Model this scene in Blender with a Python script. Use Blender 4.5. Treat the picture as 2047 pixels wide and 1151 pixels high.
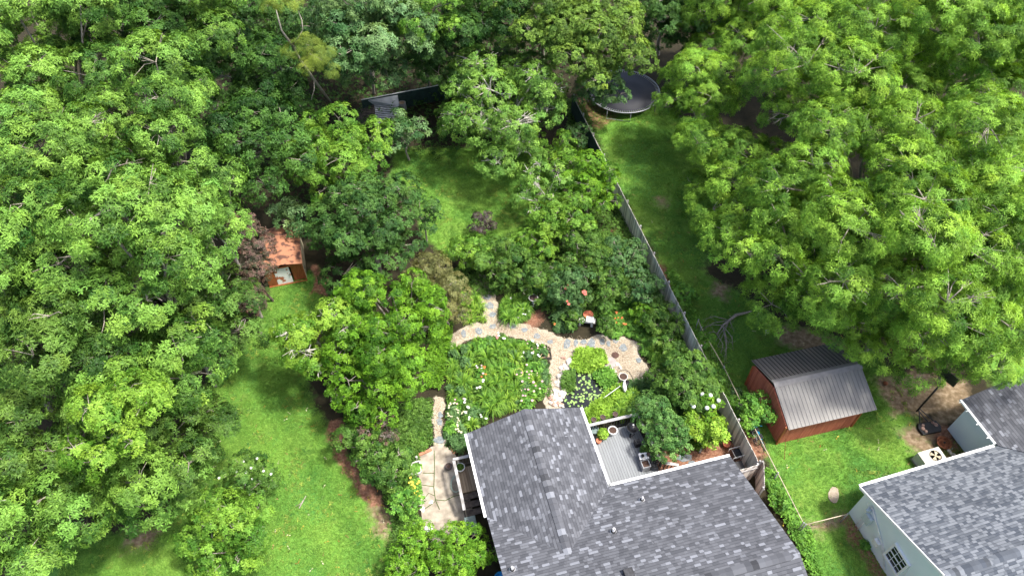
import bpy, math, random
import numpy as np
from mathutils import Matrix, Vector
for o in list(bpy.data.objects): bpy.data.objects.remove(o)
scene = bpy.context.scene
# ------------------------------------------------------------------ camera, sky, sun
F_PX, NADIR, CAM_H = 1450.0, 1199.5, 36.0
TILT = math.atan(NADIR / F_PX)
cam = bpy.data.cameras.new("camera"); cam.sensor_width = 36.0; cam.lens = 36.0 * F_PX / 2047.0
cam.clip_end = 2000; cam.clip_start = 0.5
camo = bpy.data.objects.new("camera", cam); scene.collection.objects.link(camo)
camo.location = (0, 0, CAM_H); camo.rotation_euler = (TILT, 0, 0); scene.camera = camo
SUN_EL, SUN_AZ = math.radians(65), math.radians(-10)        # azimuth from +x, counter-clockwise
w = bpy.data.worlds.new("World"); scene.world = w; w.use_nodes = True
wn = w.node_tree.nodes; bg = wn["Background"]; bg.inputs[1].default_value = 0.15
sky = wn.new("ShaderNodeTexSky"); sky.sky_type = 'NISHITA'; sky.sun_disc = False
sky.sun_elevation = SUN_EL; sky.sun_rotation = math.pi/2 - SUN_AZ; sky.dust_density = 4.0; sky.air_density = 0.8; sky.ozone_density = 1.0
w.node_tree.links.new(sky.outputs[0], bg.inputs[0])
sl = bpy.data.lights.new("sun", 'SUN'); sl.energy = 3.2; sl.angle = math.radians(6.0); sl.color = (1, .965, .90)
so = bpy.data.objects.new("sun", sl); scene.collection.objects.link(so)
sd = Vector((math.cos(SUN_EL)*math.cos(SUN_AZ), math.cos(SUN_EL)*math.sin(SUN_AZ), math.sin(SUN_EL)))
so.rotation_euler = sd.to_track_quat('Z', 'Y').to_euler(); so.location = sd*80
vs = scene.view_settings; vs.view_transform = 'Standard'; vs.look = 'None'; vs.gamma = 1; vs.exposure = 1.2
scene.cycles.max_bounces = 6; scene.cycles.diffuse_bounces = 3; scene.cycles.glossy_bounces = 2
scene.cycles.transmission_bounces = 3; scene.cycles.transparent_max_bounces = 4

# ------------------------------------------------------------------ helpers
def at(x, y, z=0.0):
    """photo pixel -> world point lying at height z"""
    dx = x - 1023.5; dy = -(y - 575.5); s, c = math.sin(TILT), math.cos(TILT)
    d = (dx, s*F_PX + c*dy, -c*F_PX + s*dy)
    t = (z - CAM_H)/d[2]
    return Vector((d[0]*t, d[1]*t, z))
def depth(p):
    return p[1]*math.sin(TILT) - (p[2]-CAM_H)*math.cos(TILT)
C = scene.collection
def tag(o, label=None, cat=None, group=None, kind=None):
    if label: o['label'] = label
    if cat: o['category'] = cat
    if group: o['group'] = group
    if kind: o['kind'] = kind
    return o
def empty(name, loc, label, cat, group=None):
    o = bpy.data.objects.new(name, None); C.objects.link(o); o.location = loc; o.empty_display_size = .2
    return tag(o, label, cat, group)
def origin(o):
    v = Vector((0, 0, 0))
    while o is not None: v += o.location; o = o.parent
    return v
def mesh_obj(name, V, Fc, m, parent=None, loc=None, smooth=False, col=None, uv=None):
    """V (n,3) world coordinates; Fc (k,4|3) array or list of tuples"""
    me = bpy.data.meshes.new(name)
    V = np.asarray(V, dtype=np.float32)
    org = origin(parent) if parent is not None else Vector(loc) if loc is not None else Vector((0, 0, 0))
    V = V - np.array(org, dtype=np.float32)
    if isinstance(Fc, np.ndarray):
        n, k = Fc.shape
        me.vertices.add(len(V)); me.vertices.foreach_set("co", V.ravel())
        me.loops.add(n*k); me.loops.foreach_set("vertex_index", Fc.astype(np.int32).ravel())
        me.polygons.add(n); me.polygons.foreach_set("loop_start", np.arange(0, n*k, k, dtype=np.int32))
        me.update(calc_edges=True)
    else:
        me.from_pydata(V.tolist(), [], Fc); me.update()
    if smooth: me.polygons.foreach_set("use_smooth", np.ones(len(me.polygons), dtype=bool))
    if col is not None:
        dom = 'FACE' if len(col) == len(me.polygons) and len(col) != len(V) else 'POINT'
        a = me.attributes.new("tint", 'FLOAT_COLOR', dom)
        a.data.foreach_set("color", np.concatenate([col, np.ones((len(col), 1))], 1).astype(np.float32).ravel())
    if uv is not None:
        l = me.uv_layers.new(name="UVMap"); l.data.foreach_set("uv", np.asarray(uv, dtype=np.float32).ravel())
    me.materials.append(m)
    o = bpy.data.objects.new(name, me); C.objects.link(o)
    if parent is not None: o.parent = parent
    elif loc is not None: o.location = loc
    return o
class MB:
    def __init__(s, M=None): s.v = []; s.f = []; s.M = M
    def _add(s, vs, fs):
        n = len(s.v)
        for p in vs:
            p = Vector(p)
            s.v.append(tuple(s.M @ p) if s.M is not None else tuple(p))
        s.f += [tuple(i+n for i in f) for f in fs]
    def box(s, c, d, rz=0.0, R=None):
        R = R if R is not None else Matrix.Rotation(rz, 3, 'Z')
        vs = [Vector(c) + R @ Vector((x*d[0]/2, y*d[1]/2, z*d[2]/2)) for x in (-1, 1) for y in (-1, 1) for z in (-1, 1)]
        s._add(vs, [(0, 1, 3, 2), (4, 6, 7, 5), (0, 4, 5, 1), (2, 3, 7, 6), (0, 2, 6, 4), (1, 5, 7, 3)]); return s
    def bar(s, a, b, w_, h_=None, up=(0, 0, 1)):
        a, b = Vector(a), Vector(b); h_ = h_ or w_; d = (b-a); L = d.length; d.normalize(); up = Vector(up)
        if abs(d.dot(up)) > .99: up = Vector((1, 0, 0))
        sx = d.cross(up).normalized(); uz = sx.cross(d)
        R = Matrix((d, sx, uz)).transposed(); return s.box((a+b)/2, (L, w_, h_), R=R)
    def tube(s, pts, r, n=8, cap=True):
        pts = [Vector(p) for p in pts]; rs = r if hasattr(r, '__len__') else [r]*len(pts)
        vs, fs = [], []; prev = None
        for i, p in enumerate(pts):
            d = (pts[min(i+1, len(pts)-1)] - pts[max(i-1, 0)]).normalized()
            if prev is None: e = d.orthogonal().normalized()
            else:
                e = prev - d*prev.dot(d)
                e = e.normalized() if e.length > 1e-6 else d.orthogonal().normalized()
            prev = e; g = d.cross(e)
            for k in range(n):
                a = 2*math.pi*k/n; vs.append(p + (e*math.cos(a)+g*math.sin(a))*rs[i])
        for i in range(len(pts)-1):
            for k in range(n): fs.append((i*n+k, i*n+(k+1) % n, (i+1)*n+(k+1) % n, (i+1)*n+k))
        if cap: fs.append(tuple(range(n))[::-1]); fs.append(tuple((len(pts)-1)*n+k for k in range(n)))
        s._add(vs, fs); return s
    def lathe(s, c, prof, n=20, sx=1, sy=1, ring=False):
        c = Vector(c); vs, fs = [], []
        for r, z in prof:
            for k in range(n):
                a = 2*math.pi*k/n; vs.append(c+Vector((r*sx*math.cos(a), r*sy*math.sin(a), z)))
        for i in range(len(prof)-1):
            for k in range(n): fs.append((i*n+k, i*n+(k+1) % n, (i+1)*n+(k+1) % n, (i+1)*n+k))
        if not ring:
            fs.append(tuple(range(n))[::-1]); fs.append(tuple((len(prof)-1)*n+k for k in range(n)))
        s._add(vs, fs); return s
    def prism(s, poly, z0, z1):
        n = len(poly); vs = [(p[0], p[1], z0) for p in poly]+[(p[0], p[1], z1) for p in poly]
        A = sum(poly[i][0]*poly[(i+1) % n][1]-poly[(i+1) % n][0]*poly[i][1] for i in range(n))
        idx = list(range(n)) if A > 0 else list(range(n))[::-1]
        fs = [tuple(i+n for i in idx), tuple(idx[::-1])]
        for j in range(n):
            a, b = idx[j], idx[(j+1) % n]; fs.append((a, b, b+n, a+n))
        s._add(vs, fs); return s
    def slab(s, quad, th):
        """a polygon (list of 3D points, counter-clockwise from above) thickened downward"""
        n = len(quad); vs = [Vector(p) for p in quad]+[Vector(p)-Vector((0, 0, th)) for p in quad]
        fs = [tuple(range(n)), tuple(range(2*n-1, n-1, -1))]+[(i, i+n, (i+1) % n+n, (i+1) % n) for i in range(n)]
        s._add(vs, fs); return s
    def build(s, name, m, parent=None, loc=None, smooth=False, bevel=0):
        o = mesh_obj(name, s.v, s.f, m, parent, loc, smooth)
        if bevel:
            b = o.modifiers.new("bevel", 'BEVEL'); b.width = bevel; b.segments = 2; b.limit_method = 'ANGLE'
        return o
def copy_tree(o, parent=None):
    c = o.copy(); C.objects.link(c); c.parent = parent
    for ch in list(o.children): copy_tree(ch, c)
    return c
# ------------------------------------------------------------------ materials
def nmat(name):
    m = bpy.data.materials.new(name); m.use_nodes = True; nt = m.node_tree
    return m, nt, nt.nodes, nt.links, nt.nodes["Principled BSDF"]
def mat(name, col, rough=.6, metal=0, var=.15, scale=6, bump=0.0, col2=None, spec=.4, detail=6, stretch=None, thr=None):
    """a two-tone noise-broken procedural material"""
    m, nt, N, L, b = nmat(name)
    tc = N.new("ShaderNodeTexCoord"); mp = N.new("ShaderNodeMapping"); L.new(tc.outputs['Object'], mp.inputs[0])
    if stretch: mp.inputs['Scale'].default_value = stretch
    nz = N.new("ShaderNodeTexNoise"); nz.inputs['Scale'].default_value = scale; nz.inputs['Detail'].default_value = detail
    L.new(mp.outputs[0], nz.inputs[0])
    cr = N.new("ShaderNodeValToRGB"); a, b2 = thr or (.35, .65)
    cr.color_ramp.elements[0].position = a; cr.color_ramp.elements[1].position = b2
    c2 = col2 or tuple(min(1, c*(1+var)) for c in col); c1 = col if col2 else tuple(c*(1-var) for c in col)
    cr.color_ramp.elements[0].color = (*c1, 1); cr.color_ramp.elements[1].color = (*c2, 1)
    L.new(nz.outputs[0], cr.inputs[0]); L.new(cr.outputs[0], b.inputs['Base Color'])
    b.inputs['Roughness'].default_value = rough; b.inputs['Metallic'].default_value = metal
    b.inputs['Specular IOR Level'].default_value = spec
    if bump:
        bp = N.new("ShaderNodeBump"); bp.inputs['Strength'].default_value = bump; bp.inputs['Distance'].default_value = .03
        L.new(nz.outputs[0], bp.inputs['Height']); L.new(bp.outputs[0], b.inputs['Normal'])
    return m
def M_(N, L, op, a, b=None, c=None):
    n = N.new("ShaderNodeMath"); n.operation = op
    for i, v in enumerate((a, b, c)):
        if v is None: continue
        if isinstance(v, (int, float)): n.inputs[i].default_value = v
        else: L.new(v, n.inputs[i])
    return n.outputs[0]
def leaf_mat(name, trans=.24, rough=.55, spec=.18):
    m, nt, N, L, b = nmat(name)
    a = N.new("ShaderNodeAttribute"); a.attribute_name = "tint"
    L.new(a.outputs['Color'], b.inputs['Base Color']); b.inputs['Roughness'].default_value = rough
    b.inputs['Specular IOR Level'].default_value = spec
    t = N.new("ShaderNodeBsdfTranslucent"); mx = N.new("ShaderNodeMixShader"); mx.inputs[0].default_value = trans
    mul = N.new("ShaderNodeMix"); mul.data_type = 'RGBA'; mul.blend_type = 'MULTIPLY'; mul.inputs[0].default_value = 1
    L.new(a.outputs['Color'], mul.inputs[6]); mul.inputs[7].default_value = (1.5, 1.35, .5, 1)
    L.new(mul.outputs[2], t.inputs[0]); L.new(b.outputs[0], mx.inputs[1]); L.new(t.outputs[0], mx.inputs[2])
    L.new(mx.outputs[0], N["Material Output"].inputs[0]); return m
LEAF = leaf_mat("foliage"); 
def shingle_mat(name, dark, mid, light, plight=.88, cw=.26, ch=.17):
    m, nt, N, L, b = nmat(name)
    uv = N.new("ShaderNodeUVMap"); uv.uv_map = "UVMap"; sp = N.new("ShaderNodeSeparateXYZ"); L.new(uv.outputs[0], sp.inputs[0])
    def layer(cw, ch, seed):
        row = M_(N, L, 'FLOOR', M_(N, L, 'DIVIDE', sp.outputs[1], ch))
        wr = N.new("ShaderNodeTexWhiteNoise"); wr.noise_dimensions = '1D'; L.new(M_(N, L, 'ADD', row, seed), wr.inputs['W'])
        u = M_(N, L, 'DIVIDE', M_(N, L, 'ADD', sp.outputs[0], wr.outputs['Value']), cw)
        nz = N.new("ShaderNodeTexNoise"); nz.noise_dimensions = '2D'; nz.inputs['Scale'].default_value = 1.1; nz.inputs['Detail'].default_value = 0
        cb0 = N.new("ShaderNodeCombineXYZ"); L.new(u, cb0.inputs[0]); L.new(M_(N, L, 'MULTIPLY', row, 3.7), cb0.inputs[1]); L.new(cb0.outputs[0], nz.inputs['Vector'])
        u2 = M_(N, L, 'ADD', u, M_(N, L, 'MULTIPLY', nz.outputs[0], 1.1))
        cb = N.new("ShaderNodeCombineXYZ"); L.new(M_(N, L, 'FLOOR', u2), cb.inputs[0]); L.new(M_(N, L, 'ADD', row, seed*7), cb.inputs[1])
        wn_ = N.new("ShaderNodeTexWhiteNoise"); wn_.noise_dimensions = '2D'; L.new(cb.outputs[0], wn_.inputs['Vector'])
        return wn_.outputs['Value'], u2, row
    v1, u1, row = layer(cw, ch, 3.0)
    cr = N.new("ShaderNodeValToRGB"); e = cr.color_ramp; e.interpolation = 'CONSTANT'
    e.elements[0].position = 0; e.elements[0].color = (*dark, 1)
    e.elements[1].position = plight; e.elements[1].color = (*light, 1)
    def mixc(a, b_, t): return tuple(a[i]*(1-t)+b_[i]*t for i in range(3))
    for p, t in ((.2, .35), (.42, .6), (.62, 1.0)): x = e.elements.new(p); x.color = (*mixc(dark, mid, t), 1)
    x = e.elements.new(plight-.09); x.color = (*mixc(mid, light, .35), 1)
    L.new(v1, cr.inputs[0])
    # thin dark butt line under every course, granule speckle
    fr = M_(N, L, 'FRACT', M_(N, L, 'DIVIDE', sp.outputs[1], ch))
    butt = M_(N, L, 'MULTIPLY', M_(N, L, 'LESS_THAN', fr, .14), .45)
    nz = N.new("ShaderNodeTexNoise"); nz.inputs['Scale'].default_value = 30; nz.inputs['Detail'].default_value = 4; L.new(uv.outputs[0], nz.inputs['Vector'])
    big = N.new("ShaderNodeTexNoise"); big.inputs['Scale'].default_value = .7; big.inputs['Detail'].default_value = 3; L.new(uv.outputs[0], big.inputs['Vector'])
    k = M_(N, L, 'MULTIPLY', M_(N, L, 'SUBTRACT', 1.0, butt), M_(N, L, 'ADD', .45, M_(N, L, 'ADD', M_(N, L, 'MULTIPLY', nz.outputs[0], .6), M_(N, L, 'MULTIPLY', big.outputs[0], .5))))
    mx = N.new("ShaderNodeMix"); mx.data_type = 'RGBA'; mx.blend_type = 'MULTIPLY'; mx.inputs[0].default_value = 1
    L.new(cr.outputs[0], mx.inputs[6]); L.new(k, mx.inputs[7]); L.new(mx.outputs[2], b.inputs['Base Color'])
    b.inputs['Roughness'].default_value = .9; b.inputs['Specular IOR Level'].default_value = .25
    bp = N.new("ShaderNodeBump"); bp.inputs['Strength'].default_value = .6; bp.inputs['Distance'].default_value = .012
    L.new(M_(N, L, 'SUBTRACT', M_(N, L, 'MULTIPLY', v1, .5), fr), bp.inputs['Height']); L.new(bp.outputs[0], b.inputs['Normal'])
    return m
def plank_mat(name, c1, c2, wid=.14, axis=0, rough=.75, groove=.35, streak=14, var=.5):
    """boards laid side by side along 'axis' of the UV map, with grain along the other one"""
    m, nt, N, L, b = nmat(name)
    uv = N.new("ShaderNodeUVMap"); uv.uv_map = "UVMap"; sp = N.new("ShaderNodeSeparateXYZ"); L.new(uv.outputs[0], sp.inputs[0])
    q = M_(N, L, 'DIVIDE', sp.outputs[axis], wid)
    wn_ = N.new("ShaderNodeTexWhiteNoise"); wn_.noise_dimensions = '1D'; L.new(M_(N, L, 'FLOOR', q), wn_.inputs['W'])
    mp = N.new("ShaderNodeMapping"); mp.inputs['Scale'].default_value = (streak, 1.2, 1) if axis == 0 else (1.2, streak, 1); L.new(uv.outputs[0], mp.inputs[0])
    nz = N.new("ShaderNodeTexNoise"); nz.inputs['Scale'].default_value = 1.0; nz.inputs['Detail'].default_value = 7; L.new(mp.outputs[0], nz.inputs['Vector'])
    t = M_(N, L, 'ADD', M_(N, L, 'MULTIPLY', wn_.outputs['Value'], var), M_(N, L, 'MULTIPLY', M_(N, L, 'SUBTRACT', nz.outputs[0], .25), 1.1))
    mx = N.new("ShaderNodeMix"); mx.data_type = 'RGBA'; mx.clamp_factor = True; L.new(t, mx.inputs[0])
    mx.inputs[6].default_value = (*c1, 1); mx.inputs[7].default_value = (*c2, 1)
    fr = M_(N, L, 'FRACT', q); g = M_(N, L, 'MULTIPLY', M_(N, L, 'LESS_THAN', fr, .1), 1-groove)
    m2 = N.new("ShaderNodeMix"); m2.data_type = 'RGBA'; m2.blend_type = 'MULTIPLY'; m2.inputs[0].default_value = 1
    L.new(mx.outputs[2], m2.inputs[6]); L.new(M_(N, L, 'SUBTRACT', 1.0, g), m2.inputs[7]); L.new(m2.outputs[2], b.inputs['Base Color'])
    b.inputs['Roughness'].default_value = rough; b.inputs['Specular IOR Level'].default_value = .3
    bp = N.new("ShaderNodeBump"); bp.inputs['Strength'].default_value = .5; bp.inputs['Distance'].default_value = .015
    L.new(M_(N, L, 'SUBTRACT', nz.outputs[0], g), bp.inputs['Height']); L.new(bp.outputs[0], b.inputs['Normal'])
    return m
MT = dict(
 bark=mat('bark', (.16, .13, .10), .9, col2=(.36, .33, .28), scale=5, stretch=(4, 4, .8), bump=.5),
 barkpale=mat('pale_bark', (.36, .33, .28), .8, col2=(.58, .55, .49), scale=4, bump=.3),
 barkdark=mat('dark_bark', (.06, .045, .035), .9, col2=(.16, .12, .09), scale=5, bump=.4),
 white=mat('white_paint', (.78, .79, .78), .5, var=.05, scale=3),
 whitedirty=mat('weathered_white_paint', (.62, .62, .58), .6, col2=(.82, .82, .80), scale=5),
 wall=mat('brick_wall', (.28, .14, .10), .9, var=.3, scale=20),
 siding_=mat('pale_blue_siding', (.43, .52, .55), .6, col2=(.50, .58, .61), scale=1.2, bump=.05),
 boxgrey=mat('grey_utility_box', (.45, .52, .54), .5, var=.1, scale=8),
 steel=mat('galvanised_steel', (.34, .35, .36), .5, .4, var=.2, scale=10),
 darkmetal=mat('dark_metal', (.025, .026, .03), .5, .4, var=.4, scale=8),
 black=mat('black_plastic', (.012, .012, .014), .45, var=.4, scale=10),
 blackglass=mat('dark_glass', (.012, .016, .018), .08, var=.3, scale=3, spec=.8),
 rust=mat('rust', (.16, .05, .02), .85, col2=(.34, .13, .06), scale=7, bump=.4),
 rustroof=mat('rusted_roof', (.11, .05, .035), .8, col2=(.35, .155, .085), scale=2.6, thr=(.40, .50), detail=9, bump=.2),
 peel=mat('peeling_white_door', (.40, .12, .05), .7, col2=(.76, .76, .73), scale=3.5, thr=(.36, .44), detail=8),
 doorbrown=mat('brown_stained_wood', (.22, .06, .02), .55, col2=(.36, .11, .04), scale=3, stretch=(8, 8, 1)),
 trim=mat('faded_trim', (.42, .36, .25), .7, var=.2, scale=6),
 concrete=mat('concrete', (.20, .17, .13), .9, col2=(.40, .35, .28), scale=2.2, detail=10, bump=.2),
 flag=mat('blue_grey_flagstone', (.11, .135, .145), .8, col2=(.20, .225, .235), scale=5, bump=.2),
 flagpale=mat('pale_flagstone', (.24, .205, .19), .85, col2=(.32, .28, .26), scale=4, bump=.2),
 flagtan=mat('tan_slab', (.25, .20, .15), .85, col2=(.35, .29, .22), scale=4, bump=.2),
 rock=mat('pond_rock', (.36, .31, .26), .9, col2=(.66, .61, .54), scale=5, bump=.6),
 rockred=mat('reddish_rock', (.25, .13, .09), .9, col2=(.48, .33, .26), scale=6, bump=.6),
 stonewhite=mat('cast_stone', (.50, .48, .44), .85, col2=(.68, .66, .62), scale=7, bump=.3),
 terracotta=mat('terracotta', (.48, .15, .08), .8, var=.15, scale=8),
 soilpot=mat('potting_soil', (.06, .035, .025), .95, var=.4, scale=30, bump=.5),
 potdark=mat('dark_glazed_pot', (.06, .04, .035), .5, var=.3, scale=8),
 brick=mat('brick_edging', (.38, .17, .10), .9, var=.25, scale=9, bump=.3),
 woodgrey=mat('weathered_wood', (.22, .21, .20), .8, col2=(.42, .41, .40), scale=3, stretch=(1, 1, 1), bump=.3),
 wooddark=mat('dark_wood', (.055, .045, .04), .8, col2=(.13, .11, .09), scale=5, bump=.3),
 woodtan=mat('bare_timber', (.36, .25, .15), .8, var=.25, scale=6),
 tan=mat('tan_post', (.45, .38, .28), .8, var=.2, scale=6),
 water=mat('pond_water', (.012, .014, .012), .04, var=.3, scale=2, spec=.6),
 greenbin=mat('grey_green_plastic', (.13, .18, .17), .5, var=.1, scale=5),
 blue=mat('bicycle_blue', (.02, .30, .50), .3, var=.05, scale=5),
 tarp=mat('blue_tarp', (.02, .28, .60), .5, var=.1, scale=5),
 rubber=mat('rubber', (.02, .02, .02), .8, var=.3, scale=10),
 mesh=mat('dark_green_screen', (.022, .048, .040), .8, var=.3, scale=3),
 mat_=mat('trampoline_fabric', (.018, .019, .026), .7, var=.12, scale=1.5),
 limepot=mat('lime_pot', (.4, .5, .08), .5, var=.1, scale=5),
 hose=mat('garden_hose', (.30, .38, .32), .5, var=.1, scale=5),
 hoseyel=mat('yellow_green_hose', (.42, .50, .10), .5, var=.1, scale=5),
 pipe=mat('lead_vent', (.45, .45, .46), .5, .3, var=.2, scale=10),
 acwhite=mat('air_conditioner_enamel', (.46, .43, .37), .5, col2=(.56, .54, .48), scale=4),
 tarpgrey=mat('grey_sheet', (.36, .38, .40), .7, var=.2, scale=2),
 orange=mat('orange_ball', (.45, .12, .05), .6, var=.1, scale=6),
)
SH1 = shingle_mat('slate_grey_shingles', (.062, .065, .074), (.098, .102, .114), (.18, .189, .212), plight=.925, cw=.23, ch=.15)
SH2 = shingle_mat('blue_grey_shingles', (.055, .064, .080), (.118, .130, .148), (.145, .158, .178), plight=.72, cw=.20, ch=.13)
FENCEM = plank_mat('weathered_fence_boards', (.18, .165, .145), (.80, .75, .67), wid=.15, axis=0, var=.95, groove=.15)
DECKM = plank_mat('grey_painted_deck', (.155, .168, .178), (.25, .265, .275), wid=.14, axis=0, groove=.25, var=.3)
PORCHM = plank_mat('worn_brown_deck', (.15, .10, .06), (.36, .29, .20), wid=.14, axis=0)
REDM = plank_mat('red_board_siding', (.25, .052, .034), (.48, .155, .09), wid=.10, axis=0, groove=.4, var=.5, streak=9)
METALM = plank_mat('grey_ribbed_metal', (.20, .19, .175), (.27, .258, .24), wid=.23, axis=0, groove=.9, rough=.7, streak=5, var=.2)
METAL_SHADE = plank_mat('shaded_ribbed_metal', (.135, .122, .112), (.185, .17, .155), wid=.23, axis=0, groove=.6, rough=.5, streak=6, var=.3)  # same shed roof metal, with the rear slope's shade put into the colour
def uvquad(name, P, m, parent=None, th=.03, uo=(0, 0), smooth=False):
    """a planar polygon with real thickness; UV in metres: u along the first edge, v across"""
    P = [Vector(p) for p in P]; u = (P[1]-P[0]).normalized(); nrm = None
    for i in range(2, len(P)):
        nrm = u.cross(P[i]-P[0])
        if nrm.length > 1e-6: break
    nrm.normalize(); v = nrm.cross(u); n = len(P)
    V = P + [p - nrm*th for p in P]
    F = [tuple(range(n)), tuple(range(2*n-1, n-1, -1))]+[(i, i+n, (i+1) % n+n, (i+1) % n) for i in range(n)]
    uv = []
    for f in F:
        for i in f:
            d = V[i]-P[0]; uv.append((d.dot(u)+uo[0], d.dot(v)+uo[1]))
    return mesh_obj(name, [tuple(p) for p in V], F, m, parent, uv=uv)
# ------------------------------------------------------------------ ground: one sheet, painted by masks of what covers it
def px_poly(pts): return np.array([at(x, y)[:2] for x, y in pts])
def sdist(P, poly):
    """signed distance, positive inside"""
    n = len(poly); d = np.full(len(P), 1e9); ins = np.zeros(len(P), bool)
    for i in range(n):
        a, b = poly[i], poly[(i+1) % n]; ab = b-a; t = np.clip(((P-a)@ab)/(ab@ab), 0, 1)
        d = np.minimum(d, np.linalg.norm(P-(a+t[:, None]*ab), axis=1))
        c = ((a[1] > P[:, 1]) != (b[1] > P[:, 1])) & (P[:, 0] < (b[0]-a[0])*(P[:, 1]-a[1])/(b[1]-a[1]+1e-12)+a[0]); ins ^= c
    return np.where(ins, d, -d)
def line_poly(pts, wid):
    """pixel polyline -> world points; used with distance to polyline"""
    return np.array([at(x, y)[:2] for x, y in pts]), wid
def ldist(P, L):
    pts, wid = L; d = np.full(len(P), 1e9)
    for i in range(len(pts)-1):
        a, b = pts[i], pts[i+1]; ab = b-a; t = np.clip(((P-a)@ab)/(ab@ab), 0, 1)
        d = np.minimum(d, np.linalg.norm(P-(a+t[:, None]*ab), axis=1))
    return wid-d
LAWNS = [px_poly([(545, 560), (640, 540), (640, 640), (600, 700), (620, 800), (665, 860), (700, 920), (740, 1000), (790, 1060), (760, 1200), (-100, 1300), (60, 1100), (330, 1040), (430, 900), (400, 780), (480, 700), (520, 640)]),
         px_poly([(790, 300), (1060, 290), (1110, 360), (1090, 450), (1000, 495), (900, 520), (850, 480), (830, 400), (780, 350)]),
         px_poly([(1165, 200), (1330, 210), (1420, 300), (1440, 470), (1400, 540), (1500, 600), (1560, 640), (1740, 700), (1800, 760), (1850, 880), (2000, 900), (2040, 1151), (1640, 1200), (1600, 1060), (1530, 900), (1430, 720), (1330, 540), (1240, 380), (1190, 260)])]
GARDEN = px_poly([(850, 420), (1080, 380), (1220, 380), (1310, 530), (1400, 700), (1520, 930), (1440, 960), (1200, 860), (950, 900), (880, 880), (840, 780), (880, 600)])
DIRT_RED = [px_poly([(655, 835), (680, 840), (700, 880), (690, 910), (740, 970), (768, 1012), (738, 1010), (722, 995), (700, 960), (672, 920), (655, 870)]),
            px_poly([(625, 530), (660, 560), (650, 590), (625, 585)])]
TAN = [px_poly([(735, 1005), (775, 1015), (790, 1050), (770, 1082), (740, 1050)]),
       px_poly([(1745, 755), (1830, 740), (1930, 760), (1935, 830), (1880, 850), (1870, 890), (1820, 880), (1800, 860), (1870, 830), (1790, 830), (1760, 790)]),
       px_poly([(1790, 860), (1840, 862), (1880, 905), (1850, 920), (1820, 895)]),
       px_poly([(1420, 560), (1460, 570), (1450, 600), (1425, 590)]), px_poly([(1545, 650), (1640, 660), (1700, 700), (1640, 715), (1560, 690)]),
       px_poly([(1595, 1045), (1700, 1030), (1690, 1048), (1600, 1075)]), px_poly([(1310, 395), (1335, 395), (1335, 415), (1315, 412)]),
       px_poly([(250, 1060), (330, 1050), (300, 1090), (240, 1100)]), px_poly([(1175, 690), (1180, 680), (1190, 680), (1190, 690)])]
MULCH_RED = [px_poly([(1300, 880), (1480, 880), (1520, 925), (1470, 960), (1300, 960)]), px_poly([(1045, 640), (1085, 612), (1090, 640), (1065, 665)]),
             px_poly([(1300, 540), (1330, 530), (1540, 910), (1500, 920), (1400, 740)]), px_poly([(1170, 470), (1250, 450), (1270, 500), (1210, 505)]),
             px_poly([(1150, 200), (1190, 190), (1240, 230), (1200, 260), (1170, 250)]), px_poly([(1690, 1030), (1730, 1050), (1830, 1200), (1790, 1200), (1680, 1070)]),
             px_poly([(1860, 850), (1900, 850), (1940, 920), (1890, 930)]), px_poly([(1180, 790), (1245, 750), (1265, 770), (1210, 820)])]
STRAW = [line_poly([(964, 560), (975, 600), (988, 655), (1060, 668), (1130, 690), (1220, 688), (1262, 705)], .50), line_poly([(905, 680), (940, 662), (990, 655), (1060, 665), (1110, 685)], .52),
         line_poly([(1210, 692), (1245, 715), (1285, 760), (1320, 800)], .85), line_poly([(1120, 700), (1115, 760), (1105, 800)], .62), line_poly([(876, 798), (876, 840), (878, 880)], .30),
         line_poly([(1250, 730), (1235, 745), (1225, 780)], .6), line_poly([(1230, 690), (1262, 692)], .6), line_poly([(1300, 765), (1340, 830)], .45)]
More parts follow.
